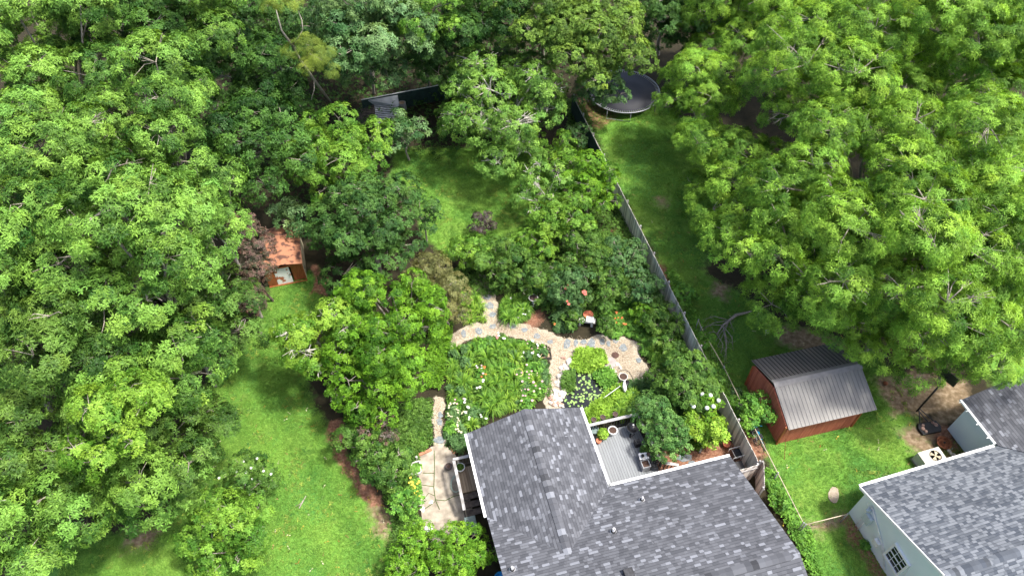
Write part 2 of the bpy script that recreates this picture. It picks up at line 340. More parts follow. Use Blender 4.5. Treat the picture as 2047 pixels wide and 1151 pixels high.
def build_ground():
    xs = np.concatenate([np.linspace(-500, -30, 24), np.arange(-29.5, 32, .17), np.linspace(33, 500, 24)])
    ys = np.concatenate([np.linspace(-300, 7, 14), np.arange(7.5, 60, .17), np.linspace(61, 120, 20), np.linspace(140, 900, 14)])
    X, Y = np.meshgrid(xs, ys); P = np.stack([X.ravel(), Y.ravel()], 1)
    rng = np.random.default_rng(5)
    def wob(s, a, k):
        return a*(np.sin(P[:, 0]*s+k)*np.cos(P[:, 1]*s*1.3+k*2)+.6*np.sin(P[:, 0]*s*2.3-P[:, 1]*s*1.9+k*3))
    j = wob(1.7, .12, 1)+wob(4.1, .07, 2)
    sm = lambda d, s: np.clip(.5+(d+j)/s, 0, 1)
    lawn = np.zeros(len(P))
    for q in LAWNS: lawn = np.maximum(lawn, sm(sdist(P, q), 1.4))
    red = np.zeros(len(P)); tan = np.zeros(len(P)); straw = np.zeros(len(P))
    for q in DIRT_RED: red = np.maximum(red, sm(sdist(P, q), .5))
    for q in MULCH_RED: red = np.maximum(red, .8*sm(sdist(P, q), .7))
    for q in TAN: tan = np.maximum(tan, sm(sdist(P, q), 1.3)*.95)
    for q in STRAW: straw = np.maximum(straw, sm(ldist(P, q), .22))
    lawn = np.maximum(lawn, np.clip((9.8-P[:, 1])/1.5, 0, 1)); lawn = np.maximum(lawn, np.clip((P[:, 0]-27)/2, 0, 1)*(P[:, 1] < 45))
    lawn *= (1-straw)
    Z = np.zeros(len(P)); V = np.stack([P[:, 0], P[:, 1], Z], 1)
    nx, ny = len(xs), len(ys); ii = (np.arange(ny-1)[:, None]*nx+np.arange(nx-1)[None, :]).ravel()
    F = np.stack([ii, ii+1, ii+1+nx, ii+nx], 1)
    m, nt, N, L, b = nmat('ground_cover')
    def attr(n):
        a = N.new("ShaderNodeAttribute"); a.attribute_name = n; return a.outputs['Fac']
    tc = N.new("ShaderNodeTexCoord")
    def noise(s, d=5, dist=0):
        n = N.new("ShaderNodeTexNoise"); n.inputs['Scale'].default_value = s; n.inputs['Detail'].default_value = d; n.inputs['Distortion'].default_value = dist
        L.new(tc.outputs['Object'], n.inputs['Vector']); return n.outputs[0]
    def ramp(f, stops):
        r = N.new("ShaderNodeValToRGB"); e = r.color_ramp
        e.elements[0].position, e.elements[0].color = stops[0][0], (*stops[0][1], 1)
        e.elements[1].position, e.elements[1].color = stops[-1][0], (*stops[-1][1], 1)
        for p, c in stops[1:-1]: x = e.elements.new(p); x.color = (*c, 1)
        L.new(f, r.inputs[0]); return r.outputs[0]
    def mix(f, a, c, bt='MIX'):
        x = N.new("ShaderNodeMix"); x.data_type = 'RGBA'; x.blend_type = bt
        if isinstance(f, (int, float)): x.inputs[0].default_value = f
        else: L.new(f, x.inputs[0])
        L.new(a, x.inputs[6]); L.new(c, x.inputs[7]); return x.outputs[2]
    def edge(a, sc=6, k=.5, w_=.16):
        v = M_(N, L, 'ADD', a, M_(N, L, 'MULTIPLY', M_(N, L, 'SUBTRACT', noise(sc, 6), .5), k))
        mr = N.new("ShaderNodeMapRange"); mr.inputs[1].default_value = .5-w_; mr.inputs[2].default_value = .5+w_; L.new(v, mr.inputs[0]); return mr.outputs[0]
    n_f, n_m, n_b, n_x = noise(26, 4), noise(2.4, 6), noise(.35, 5, .5), noise(60, 3)
    grass = mix(.55, ramp(n_m, [(.3, (.085, .21, .032)), (.5, (.14, .31, .045)), (.72, (.21, .39, .07))]), ramp(n_b, [(.35, (.065, .22, .05)), (.5, (.14, .31, .045)), (.65, (.25, .39, .07))]))
    n_w = noise(1.1, 8, .8)
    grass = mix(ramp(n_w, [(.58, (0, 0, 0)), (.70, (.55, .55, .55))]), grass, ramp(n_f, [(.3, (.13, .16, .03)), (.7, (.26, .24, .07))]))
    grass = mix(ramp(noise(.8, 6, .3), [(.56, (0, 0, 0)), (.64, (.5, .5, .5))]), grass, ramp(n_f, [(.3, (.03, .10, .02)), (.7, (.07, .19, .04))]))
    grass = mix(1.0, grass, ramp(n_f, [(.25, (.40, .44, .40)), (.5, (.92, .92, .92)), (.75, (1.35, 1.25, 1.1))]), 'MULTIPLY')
    soil = mix(.5, ramp(n_m, [(.3, (.020, .018, .012)), (.7, (.050, .040, .024))]), ramp(n_f, [(.3, (.014, .020, .009)), (.7, (.060, .046, .026))]))
    redc = ramp(noise(7, 8), [(.3, (.17, .075, .045)), (.5, (.27, .135, .085)), (.72, (.42, .25, .16))])
    tanc = ramp(noise(4, 9), [(.3, (.15, .11, .06)), (.5, (.25, .18, .11)), (.7, (.38, .30, .20))])
    vor = N.new("ShaderNodeTexVoronoi"); vor.inputs['Scale'].default_value = 42; L.new(tc.outputs['Object'], vor.inputs['Vector'])
    sepc = N.new("ShaderNodeSeparateColor"); L.new(vor.outputs['Color'], sepc.inputs[0])
    strawc = ramp(sepc.outputs[0], [(0, (.13, .085, .05)), (.14, (.33, .27, .19)), (.5, (.46, .405, .30)), (1, (.60, .54, .43))])
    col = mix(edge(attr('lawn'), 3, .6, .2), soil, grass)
    col = mix(edge(attr('tan'), 2.5, .9, .22), col, tanc); col = mix(edge(attr('red'), 5, .6, .2), col, redc); col = mix(edge(attr('straw'), 12, .35, .1), col, strawc)
    L.new(col, b.inputs['Base Color']); b.inputs['Roughness'].default_value = .95; b.inputs['Specular IOR Level'].default_value = .15
    bp = N.new("ShaderNodeBump"); bp.inputs['Strength'].default_value = .9; bp.inputs['Distance'].default_value = .05
    L.new(M_(N, L, 'ADD', n_f, n_x), bp.inputs['Height']); L.new(bp.outputs[0], b.inputs['Normal'])
    o = mesh_obj('ground', V, F, m); o['kind'] = 'structure'
    for n, a in (('lawn', lawn), ('red', red), ('tan', tan), ('straw', straw)):
        t = o.data.attributes.new(n, 'FLOAT', 'POINT'); t.data.foreach_set("value", a.astype(np.float32))
build_ground()

# ------------------------------------------------------------------ foliage
G_L, G_B, G_R = 'tall trees along the left boundary', 'woodland trees behind the gardens', 'tall willow-leaved oaks over the right-hand yard'
def norm(v): return v/np.maximum(np.linalg.norm(v, axis=-1, keepdims=True), 1e-9)
def frame(n):
    a = np.where(np.abs(n[:, 2:3]) > .9, np.array([[1., 0, 0]]), np.array([[0., 0, 1]]))
    e1 = norm(np.cross(n, a)); return e1, np.cross(n, e1)
def leaves(P, A, rng, m, ln, wd, droop=.2, lift=(-.05, .55), tint=None, sv=.3):
    """m pointed leaves fanned round each point P about its axis A -> verts, quads, colours"""
    n = len(P); e1, e2 = frame(A)
    ph = (np.arange(m)[None, :]*2*np.pi/m + rng.uniform(0, 2*np.pi, (n, 1)) + rng.normal(0, .35, (n, m)))
    al = rng.uniform(lift[0], lift[1], (n, m))
    t = np.cos(ph)[..., None]*e1[:, None]+np.sin(ph)[..., None]*e2[:, None]
    d = t*np.cos(al)[..., None]+A[:, None]*np.sin(al)[..., None]; d[..., 2] -= droop*rng.uniform(0, 1, (n, m)); d = norm(d)
    Ln = ln*(1+rng.uniform(-sv, sv, (n, m)))[..., None]
    nr = norm(A[:, None]+rng.normal(0, .28, (n, m, 3))); sd_ = norm(np.cross(d, nr)); up = np.cross(sd_, d)
    b = P[:, None]+d*.012; mid = b+d*Ln*.42
    w2 = Ln*wd/2
    q = np.stack([b, mid+sd_*w2+up*w2*.35, b+d*Ln-up*Ln*.12, mid-sd_*w2+up*w2*.35], 2).reshape(-1, 3)
    F = np.arange(n*m*4).reshape(-1, 4)
    c = None
    if tint is not None:
        c = np.repeat(tint, m, 0)*(1+rng.normal(0, .13, (n*m, 1))); c = np.clip(c, .004, .95)
    return q, F, c
def fib(n, zmin, rng):
    i = np.arange(n)+.5; z = 1-(1-zmin)*i/n; ph = i*2.39996+rng.uniform(0, 6.28); r = np.sqrt(np.maximum(0, 1-z*z))
    return np.stack([r*np.cos(ph), r*np.sin(ph), z], 1)
# kind: base colour, tip colour, clump radius, rosettes per m2, leaves, length, width ratio, droop
KIND = dict(
 star=dict(c1=(.032, .092, .013), c2=(.215, .395, .062), rc=.52, dens=32, m=6, ln=0.172, wd=.33, droop=.35),
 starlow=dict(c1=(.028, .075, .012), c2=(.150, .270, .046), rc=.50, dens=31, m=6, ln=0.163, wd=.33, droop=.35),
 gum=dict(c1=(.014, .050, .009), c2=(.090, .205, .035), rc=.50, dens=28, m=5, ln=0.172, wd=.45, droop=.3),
 fine=dict(c1=(.052, .135, .014), c2=(.295, .515, .062), rc=.48, dens=33, m=7, ln=0.181, wd=.18, droop=.3),
 elm=dict(c1=(.040, .110, .028), c2=(0.182, 0.305, 0.117), rc=.50, dens=23, m=5, ln=0.224, wd=.36, droop=.5),
 round=dict(c1=(.045, .095, .014), c2=(.215, .355, .055), rc=.38, dens=46, m=5, ln=0.129, wd=.5, droop=.1),
 locust=dict(c1=(.050, .130, .018), c2=(.215, .390, .068), rc=.42, dens=24, m=6, ln=0.172, wd=.36, droop=.4),
 bright=dict(c1=(.055, .150, .016), c2=(.200, .365, .044), rc=.42, dens=39, m=6, ln=0.138, wd=.42, droop=.2),
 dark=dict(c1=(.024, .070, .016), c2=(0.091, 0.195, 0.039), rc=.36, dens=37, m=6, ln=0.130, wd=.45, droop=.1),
 horn=dict(c1=(.032, .100, .007), c2=(.175, .360, .026), rc=.36, dens=49, m=6, ln=0.120, wd=.45, droop=.2),
 lime=dict(c1=(.065, .165, .014), c2=(.255, .425, .050), rc=.36, dens=49, m=6, ln=0.120, wd=.45, droop=.2),
 juniper=dict(c1=(.085, .095, .030), c2=(0.24, 0.247, 0.091), rc=.32, dens=50, m=6, ln=0.110, wd=.35, droop=.0),
 plum=dict(c1=(.045, .060, .030), c2=(.210, .125, .105), rc=.26, dens=48, m=6, ln=.11, wd=.42, droop=.2),
 maroon=dict(c1=(.040, .028, .030), c2=(0.143, 0.104, 0.111), rc=.26, dens=57, m=6, ln=0.110, wd=.30, droop=.4),
 variegated=dict(c1=(.032, .100, .020), c2=(.165, .320, .080), rc=.28, dens=60, m=5, ln=.095, wd=.5, droop=.0),
 holly=dict(c1=(.030, .085, .022), c2=(0.124, 0.24, 0.078), rc=.30, dens=54, m=5, ln=0.100, wd=.55, droop=.0),
 bush=dict(c1=(.030, .085, .013), c2=(.140, .265, .045), rc=.28, dens=52, m=5, ln=0.120, wd=.5, droop=.2),
 clip=dict(c1=(.070, .185, .014), c2=(.210, .400, .034), rc=.26, dens=65, m=5, ln=0.100, wd=.5, droop=.0),
 big=dict(c1=(.120, .240, .020), c2=(0.325, 0.52, 0.065), rc=.30, dens=39, m=6, ln=0.163, wd=.45, droop=.2),
 vine=dict(c1=(.060, .170, .024), c2=(0.182, 0.377, 0.052), rc=.26, dens=48, m=4, ln=0.130, wd=.7, droop=.2),
 needle=dict(c1=(.110, .165, .024), c2=(0.24, 0.325, 0.049), rc=.34, dens=71, m=9, ln=0.163, wd=.07, droop=.0),
)
def crown_arrays(lobes, kind, seed, dens=1.0):
    """lobes (n,6): centre xyz and radii. Foliage is laid as clumps over each lobe's surface"""
    k = KIND[kind]; rng = np.random.default_rng(seed); PP, AA, TT = [], [], []
    c1, c2 = np.array(k['c1']), np.array(k['c2']); ctr = lobes[:, :3].mean(0)
    for lb in lobes:
        c, r = lb[:3], lb[3:6]; rm = r.mean(); rc = min(k['rc']*.82, rm*.5)
        n = max(5, int(2.2*rm*rm/(rc*rc)*.62*2)); d = fib(n, -.40, rng); d = norm(d+rng.normal(0, .16, d.shape))
        cc = c+d*r*rng.uniform(.84, 1.06, (n, 1)); lt = rng.uniform(.1, .9)
        keep = rng.uniform(size=n) > .10
        cc, d = cc[keep], d[keep]; n = len(cc)
        rr = rc*rng.uniform(.7, 1.25, n); per = np.maximum(4, (k['dens']*dens*5.2*rr*rr)).astype(int)
        idx = np.repeat(np.arange(n), per); N = len(idx)
        v = norm(rng.normal(size=(N, 3))); ax = norm(d*.7+np.array([0, 0, .75])); dt = (v*ax[idx]).sum(1)
        v = np.where((dt < -.15)[:, None], v-2*dt[:, None]*ax[idx], v)
        P = cc[idx]+v*rr[idx][:, None]*rng.uniform(.55, 1.05, (N, 1))*np.array([1, 1, .78])
        A = norm(v*.6+d[idx]*.75+np.array([0, 0, .45])+rng.normal(0, .22, (N, 3)))
        ct = np.clip(lt*.55+rng.uniform(-.25, .65, n), 0, 1)[idx]; f = np.clip(ct+rng.normal(0, .35 if kind == 'plum' else .17, N), 0, 1)[:, None]
        hue = 1+np.array([[.045, .0, -.05]])*rng.normal(0, 1, (n, 1))[idx]
        PP.append(P); AA.append(A); TT.append((c1+(c2-c1)*f)*hue)
    return leaves(np.concatenate(PP), np.concatenate(AA), rng, k['m'], k['ln'], k['wd'], k['droop'], tint=np.concatenate(TT))
def auto_lobes(c, R, Rz, seed, nl=None, lr=.40, flat=1.0):
    rng = np.random.default_rng(seed*7+1); n = max(6, int((nl or 15)*.92))
    d = fib(n, -.35, rng); d = norm(d+rng.normal(0, .22, d.shape)); k = rng.uniform(.60, .96, (n, 1))
    P = np.array(c)+d*np.array([R, R, Rz])*k; r = R*lr*rng.uniform(.60, 1.14, (n, 1))
    L_ = np.concatenate([P, r, r, r*.66*flat], 1)
    core = np.array([[c[0], c[1], c[2]-Rz*.25, R*.48, R*.48, Rz*.35]])
    return np.concatenate([L_, core])
def limbs(lobes, base, seed, r0=.2, zfork=None, bare=0, nroot=1):
    """trunk, limbs to every lobe, twigs; bare = pale twigs poking through the crown"""
    rng = random.Random(seed); mb = MB(); base = Vector(base); ctr = Vector(lobes[:, :3].mean(0)); lo = float(lobes[:, 2].min())
    zf = zfork if zfork is not None else max(.4, lo*.7)
    fork = Vector((base.x+(ctr.x-base.x)*.4, base.y+(ctr.y-base.y)*.4, zf))
    mb.tube([base-Vector((0, 0, .1)), base+Vector((0, 0, .15)), base.lerp(fork, .5)+Vector((rng.uniform(-.15, .15), rng.uniform(-.15, .15), 0)), fork], [r0*1.5, r0*1.15, r0, r0*.85], 9)
    for lb in lobes:
        c = Vector(lb[:3]); mid = fork.lerp(c, .5)+Vector((rng.uniform(-.4, .4), rng.uniform(-.4, .4), .25*(c-fork).length*.3))
        rl = r0*rng.uniform(.28, .5); mb.tube([fork, mid, c], [r0*.6, rl, rl*.5], 6, False)
        for j in range(3+bare):
            a = rng.uniform(0, 6.28); e = rng.uniform(-.1, .9); q = c+Vector((math.cos(a)*math.cos(e)*lb[3], math.sin(a)*math.cos(e)*lb[4], math.sin(e)*lb[5]))*(rng.uniform(.75, .95) if j < 3 else rng.uniform(.95, 1.15))
            m2 = c.lerp(q, .55)+Vector((rng.uniform(-.15, .15), rng.uniform(-.15, .15), rng.uniform(-.05, .2))); mb.tube([c, m2, q], [rl*.5, rl*.3, .012], 5, False)
            if j >= 3:
                for _ in range(4):
                    q2 = m2.lerp(q, rng.random())+Vector([rng.uniform(-.5, .5)*lb[3]*.6 for _ in range(3)]); mb.tube([m2, q2], [rl*.25+.008, .008], 4, False)
    return mb
def tree(name, kind, cx, cy, rpx, zc, label, cat='tree', rzf=.75, seed=0, nl=None, lr=.40, lobes=None, group=None, bark='bark', r0=None, bare=0, dens=1.0, zmin=None, base=None, part='crown'):
    """crown centred where pixel (cx,cy) meets height zc, crown radius rpx pixels there; extra lobes as (px,py,rpx,z)"""
    if kind in ('star', 'starlow', 'fine'): lr = .47; nl = int((nl or 15)*.82); bare = max(0, bare-2); rzf = 1.05 if kind != 'fine' else .95; rpx = rpx*(.91 if kind != 'fine' else .98)
    if group == G_L and cy > 600 and not base: g_ = at(cx, cy+zc*9); base = (g_.x, g_.y, 0)
    c = at(cx, cy, zc); R = rpx*depth(c)/F_PX; Rz = min(R*rzf*1.1, zc*.92)
    if lobes:
        ls = []
        for (lx, ly, lrx, lz) in lobes:
            p = at(lx, ly, lz); r = lrx*depth(p)/F_PX; ls.append((*p, r, r, r*.8))
        L_ = np.array(ls)
    else: L_ = auto_lobes(c, R, Rz, seed+int(cx), nl, lr)
    b = base if base else (c.x, c.y, 0)
    root = empty(name, (b[0], b[1], 0), label, cat, group)
    q, F, col = crown_arrays(L_, kind, seed+int(cx*3+cy), dens)
    q[:, 2] = np.maximum(q[:, 2], .02)
    mesh_obj(part, q, F, LEAF, root, col=col)
    limbs(L_, b, seed+int(cx), r0 or max(.05, R*.045), zfork=zmin, bare=bare).build('trunk' if cat == 'tree' else 'stems', MT[bark], root, smooth=True)
    return root
# ------------------------------------------------------------------ houses
def frameM(o, deg): return Matrix.Translation((o[0], o[1], 0)) @ Matrix.Rotation(math.radians(deg), 4, 'Z')
HM = frameM((4.68, 15.0), 14.4)
H2 = frameM((16.98, 15.08), 16.0)
SM = frameM((14.46, 18.72), 13.7)
def roof_mesh(name, polys, m, parent, th=.10, vflip=None):
    """polys: world polygons whose first edge runs along the eave; one mesh, UV in metres"""
    V, F, uv = [], [], []
    for k, P in enumerate(polys):
        P = [Vector(p) for p in P]; u = (P[1]-P[0]).normalized(); nrm = u.cross(P[2]-P[0]).normalized()
        if nrm.z < 0: nrm = -nrm
        v = nrm.cross(u); n = len(P); b = len(V); Q = P+[p-Vector((0, 0, th)) for p in P]; V += [tuple(p) for p in Q]
        fs = [tuple(range(n)), tuple(range(2*n-1, n-1, -1))]+[(i, i+n, (i+1) % n+n, (i+1) % n) for i in range(n)]
        for f in fs:
            F.append(tuple(i+b for i in f))
            for i in f: d = Q[i]-P[0]; uv.append((d.dot(u)+k*40.3, d.dot(v)+k*17))
    return mesh_obj(name, V, F, m, parent, uv=uv)
def ridge_caps(a, b, slopeA, slopeB, m, parent, seed, wid=.20, step=.30):
    """overlapping folded cap shingles; slopeA/B: unit vectors running down each side"""
    a, b = Vector(a), Vector(b); d = (b-a); L_ = d.length; d.normalize(); rng = random.Random(seed); V, F, uv = [], [], []
    n = int(L_/step)
    for i in range(n):
        p0 = a+d*(i*step); p1 = a+d*((i+1.12)*step); l0, l1 = .012, .034
        q = [p0+Vector((0, 0, l0)), p0+slopeA*wid+Vector((0, 0, l0)), p1+slopeA*wid+Vector((0, 0, l1)), p1+Vector((0, 0, l1)),
             p0+slopeB*wid+Vector((0, 0, l0)), p1+slopeB*wid+Vector((0, 0, l1))]
        q2 = [p-Vector((0, 0, .016)) for p in q]; bb = len(V); V += [tuple(p) for p in q+q2]
        fs = [(0, 3, 2, 1), (0, 4, 5, 3), (6, 7, 8, 9), (6, 9, 11, 10), (3, 9, 8, 2), (5, 11, 9, 3), (1, 2, 8, 7), (4, 10, 11, 5), (0, 1, 7, 6), (4, 0, 6, 10)]
        cu = rng.uniform(0, 60); cv = rng.randrange(400)*.17+.09
        for f in fs:
            F.append(tuple(j+bb for j in f)); uv += [(cu+.002*j, cv) for j in range(len(f))]
    return mesh_obj('ridge_cap', V, F, m, parent, uv=uv)
ZE, SL = 2.8, .37
def hw(u, v, z): return HM @ Vector((u, v, z))
zr, zm = ZE+SL*3.03, ZE+SL*5.7
ho = hw(-3, -2, 0)
house = empty('house', (ho.x, ho.y, 0), 'house with mottled slate-grey shingle roof and a rear wing, bottom centre', 'house')
VE = 4.5
polys = [[hw(-6.06, VE, ZE), hw(-6.06, 0, ZE), hw(-3.03, -3.03, zr), hw(-3.03, VE, zr)],
         [hw(0, 0, ZE), hw(0, VE, ZE), hw(-3.03, VE, zr), hw(-3.03, -3.03, zr)],
         [hw(6.4, 0, ZE), hw(0, 0, ZE), hw(-3.03, -3.03, zr), hw(-6.06, 0, ZE), hw(-6.06, -5.7, zm), hw(6.4, -5.7, zm)],
         [hw(-6.06, -11.4, ZE), hw(6.4, -11.4, ZE), hw(6.4, -5.7, zm), hw(-6.06, -5.7, zm)]]
roof = roof_mesh('roof', polys, SH1, house)
def sdir(M, u, v, z): return (M.to_3x3() @ Vector((u, v, z))).normalized()
ridge_caps(hw(-3.03, VE+.02, zr), hw(-3.03, -3.0, zr), sdir(HM, -1, 0, -SL), sdir(HM, 1, 0, -SL), SH1, roof, 1)
ridge_caps(hw(-6.06, -5.7, zm), hw(6.4, -5.7, zm), sdir(HM, 0, 1, -SL), sdir(HM, 0, -1, -SL), SH1, roof, 2)
mb = MB(HM)
wv = [(-5.7, 4.1), (-5.7, -11.0), (6.0, -11.0), (6.0, -.4), (-.4, -.4), (-.4, 4.1)]
mb.prism(wv, 0, 2.62)
mb._add([(-5.7, 4.1, 2.62), (-.4, 4.1, 2.62), (-3.03, 4.1, zr-.16), (-5.7, 3.9, 2.62), (-.4, 3.9, 2.62), (-3.03, 3.9, zr-.16)], [(0, 2, 1), (3, 4, 5), (0, 3, 5, 2), (1, 2, 5, 4), (0, 1, 4, 3)])
for u in (-5.7, 6.0):
    s = .2 if u < 0 else -.2
    mb._add([(u, -.4, 2.62), (u, -11, 2.62), (u, -5.7, zm-.16), (u+s, -.4, 2.62), (u+s, -11, 2.62), (u+s, -5.7, zm-.16)], [(0, 1, 2), (3, 5, 4), (0, 2, 5, 3), (1, 4, 5, 2), (0, 3, 4, 1)])
mb.build('wall', MT['wall'], house)
g = MB(HM)
def gutter(mb, a, b, z, side):
    a, b = Vector((*a, 0)), Vector((*b, 0)); d = (b-a).normalized(); n = Vector((-d.y, d.x, 0))*side
    mb.bar(a+n*.062+Vector((0, 0, z-.012)), b+n*.062+Vector((0, 0, z-.012)), .115, .012); mb.bar(a+n*.125+Vector((0, 0, z-.045)), b+n*.125+Vector((0, 0, z-.045)), .012, .10)
    mb.bar(a+n*.006+Vector((0, 0, z-.06)), b+n*.006+Vector((0, 0, z-.06)), .01, .08)
gutter(g, (-6.06, 4.5), (-6.06, 0), ZE, -1); g.build('gutter', MT['white'], house)
g = MB(HM); gutter(g, (0, 4.5), (0, .13), ZE, 1); g.build('gutter', MT['white'], house)
g = MB(HM); gutter(g, (.13, 0), (6.4, 0), ZE, 1); g.build('gutter', MT['white'], house)
def on_roof(x, y, org, plane):
    z = 3.5
    for _ in range(30): p = at(x, y, z); z = .5*z+.5*plane(p)
    return at(x, y, z)
HI = HM.inverted()
pl = lambda p: ZE - SL*(HI @ p).y
for (x, y, r_) in ((1283, 999, .05), (1226, 1062, .07), (1024, 1138, .06)):
    p = on_roof(x, y, None, pl)
    v_ = MB().lathe(p-Vector((0, 0, .04)), [(.16, 0), (.15, .05), (r_+.03, .10), (r_, .12), (r_, .38), (r_*.6, .38), (r_*.6, .30)], 16).build('vent_pipe', MT['pipe'], roof, smooth=True)
    MB().lathe(p+Vector((0, 0, .06)), [(r_+.05, 0), (r_+.045, .05), (r_+.01, .08)], 16).build('collar', MT['rubber'], roof)
p = on_roof(1256, 1146, None, pl)
MB(HM).box(HI @ (p+Vector((0, 0, .12))), (.42, .38, .16)).build('roof_vent', MT['darkmetal'], roof, bevel=.02)

Z2, S2 = 2.6, .38
def h2(u, v, z): return H2 @ Vector((u, v, z))
z2m = Z2+S2*5.05
o2 = h2(5, -3, 0)
nb = empty('neighbour_house', (o2.x, o2.y, 0), 'pale blue-grey sided house with grey shingle roof in the bottom right corner', 'house')
polys = [[h2(14, 0, Z2), h2(7.8, 0, Z2), h2(0, 0, Z2), h2(0, -5.05, z2m), h2(14, -5.05, z2m)],
         [h2(0, -10.1, Z2), h2(14, -10.1, Z2), h2(14, -5.05, z2m), h2(0, -5.05, z2m)]]
roof2 = roof_mesh('roof', polys, SH2, nb)
ridge_caps(h2(0, -5.05, z2m), h2(14, -5.05, z2m), sdir(H2, 0, 1, -S2), sdir(H2, 0, -1, -S2), SH2, roof2, 3, .2, .22)
zw = Z2+S2*3.2
roof_mesh('wing_roof', [[h2(7.92, .0, Z2+.05), h2(7.92, 2.78, Z2+.05), h2(11.1, 2.78, zw+.05), h2(11.1, -3.2, zw+.05)], [h2(14.3, 2.78, Z2+.05), h2(14.3, 0, Z2+.05), h2(11.1, -3.2, zw+.05), h2(11.1, 2.78, zw+.05)]], SH1, nb)
mb = MB(H2); mb.prism([(.2, -.3), (.2, -9.8), (13.6, -9.8), (13.6, 2.4), (8.15, 2.4), (8.15, -.3)], 0, Z2-.14)
mb._add([(.2, -.3, Z2-.14), (.2, -9.8, Z2-.14), (.2, -5.05, z2m-.16), (.4, -.3, Z2-.14), (.4, -9.8, Z2-.14), (.4, -5.05, z2m-.16)], [(0, 1, 2), (3, 5, 4), (0, 2, 5, 3), (1, 4, 5, 2), (0, 3, 4, 1)])
m, nt, N, L, b = nmat('lapped_siding')
tc = N.new("ShaderNodeTexCoord"); sp = N.new("ShaderNodeSeparateXYZ"); L.new(tc.outputs['Object'], sp.inputs[0])
fr = M_(N, L, 'FRACT', M_(N, L, 'DIVIDE', sp.outputs[2], .19)); ln = M_(N, L, 'LESS_THAN', fr, .08)
nz = N.new("ShaderNodeTexNoise"); nz.inputs['Scale'].default_value = 1.5; nz.inputs['Detail'].default_value = 6; L.new(tc.outputs['Object'], nz.inputs[0])
cr = N.new("ShaderNodeValToRGB"); cr.color_ramp.elements[0].color = (.64, .74, .77, 1); cr.color_ramp.elements[1].color = (.77, .85, .87, 1); L.new(nz.outputs[0], cr.inputs[0])
L.new(cr.outputs[0], b.inputs['Base Color']); b.inputs['Roughness'].default_value = .55
bp = N.new("ShaderNodeBump"); bp.inputs['Strength'].default_value = .35; bp.inputs['Distance'].default_value = .02; L.new(fr, bp.inputs['Height']); L.new(bp.outputs[0], b.inputs['Normal'])
SIDING = m
wall2 = mb.build('wall', SIDING, nb)
g = MB(H2); gutter(g, (0, 0), (7.78, 0), Z2, 1); g.build('gutter', MT['white'], nb)
g = MB(H2); gutter(g, (7.92, .12), (7.92, 2.8), Z2+.05, 1)
for v in (.5, 1.3, 2.1, 2.65): g.box((7.70, v, Z2+.07), (.16, .03, .03))
g.build('gutter', MT['white'], nb)
r_ = MB(H2); r_.bar((-.02, 0, Z2-.07), (-.02, -5.05, z2m-.07), .04, .16); r_.bar((-.02, -5.05, z2m-.07), (-.02, -10.1, Z2-.07), .04, .16); r_.build('rake_board', MT['white'], nb)
# window in the gable wall: pixel (1785,1116)
wf = MB(H2); wc = -3.35; W_, Hw, zc_ = 1.02, 1.34, 1.62
for dv in (-W_/2, W_/2): wf.box((.155, wc+dv, zc_), (.09, .10, Hw+.1))
for dz in (-Hw/2, Hw/2): wf.box((.152, wc, zc_+dz), (.11, W_+.1, .11))
win = wf.build('window', MT['white'], nb)
MB(H2).box((.185, wc, zc_), (.02, W_-.08, Hw-.08)).build('pane', MT['blackglass'], win)
mt = MB(H2)
mt.box((.165, wc, zc_), (.03, W_-.1, .06))
for zz in (-.5, .5): mt.box((.168, wc, zc_+zz*Hw*.5), (.02, W_-.1, .022))
for dv in (-W_/6, W_/6): mt.box((.169, wc+dv, zc_), (.02, .022, Hw-.1))
mt.build('glazing_bar', MT['white'], win)
# meter boxes, conduits and drop cable on the gable wall
MB(H2).box((.09, -1.22, 1.45), (.2, .46, .62)).build('meter_box', MT['boxgrey'], nb, bevel=.02)
MB(H2).box((.11, -.98, 1.98), (.16, .2, .26)).lathe((.0, -.98, 1.98), [(.0, 0), (.07, .0), (.07, .06), (0, .06)], 12).build('meter', MT['boxgrey'], nb)
MB(H2).box((.10, -2.25, .95), (.18, .34, .40)).build('junction_box', MT['whitedirty'], nb, bevel=.02)
cb = MB(H2)
for k, dy in enumerate((0, .05, .1)):
    cb.tube([(.16, -.9-dy, 2.3), (.15, -1.45-dy, 1.9), (.14, -2.1-dy, 1.5), (.15, -2.7-dy, .9+.1*k), (.15, -3.4, .2)], .016, 6)
cb.tube([(.15, -1.0, 2.3), (.15, -1.0, 2.1)], .03, 8); cb.tube([(.15, -1.2, 1.15), (.15, -1.2, 0)], .03, 8); cb.tube([(.15, -1.0, 1.1), (.15, -1.0, .0)], .02, 8)
cb.tube([(.15, -1.0, 2.2), (.0, -.8, 2.25), (.05, -.75, 2.4)], .02, 6); cb.tube([(.16, -3.9, 2.6), (.16, -4.1, 1.4), (.16, -4.4, .1)], .014, 6)
cb.build('conduit', MT['whitedirty'], nb, smooth=True)

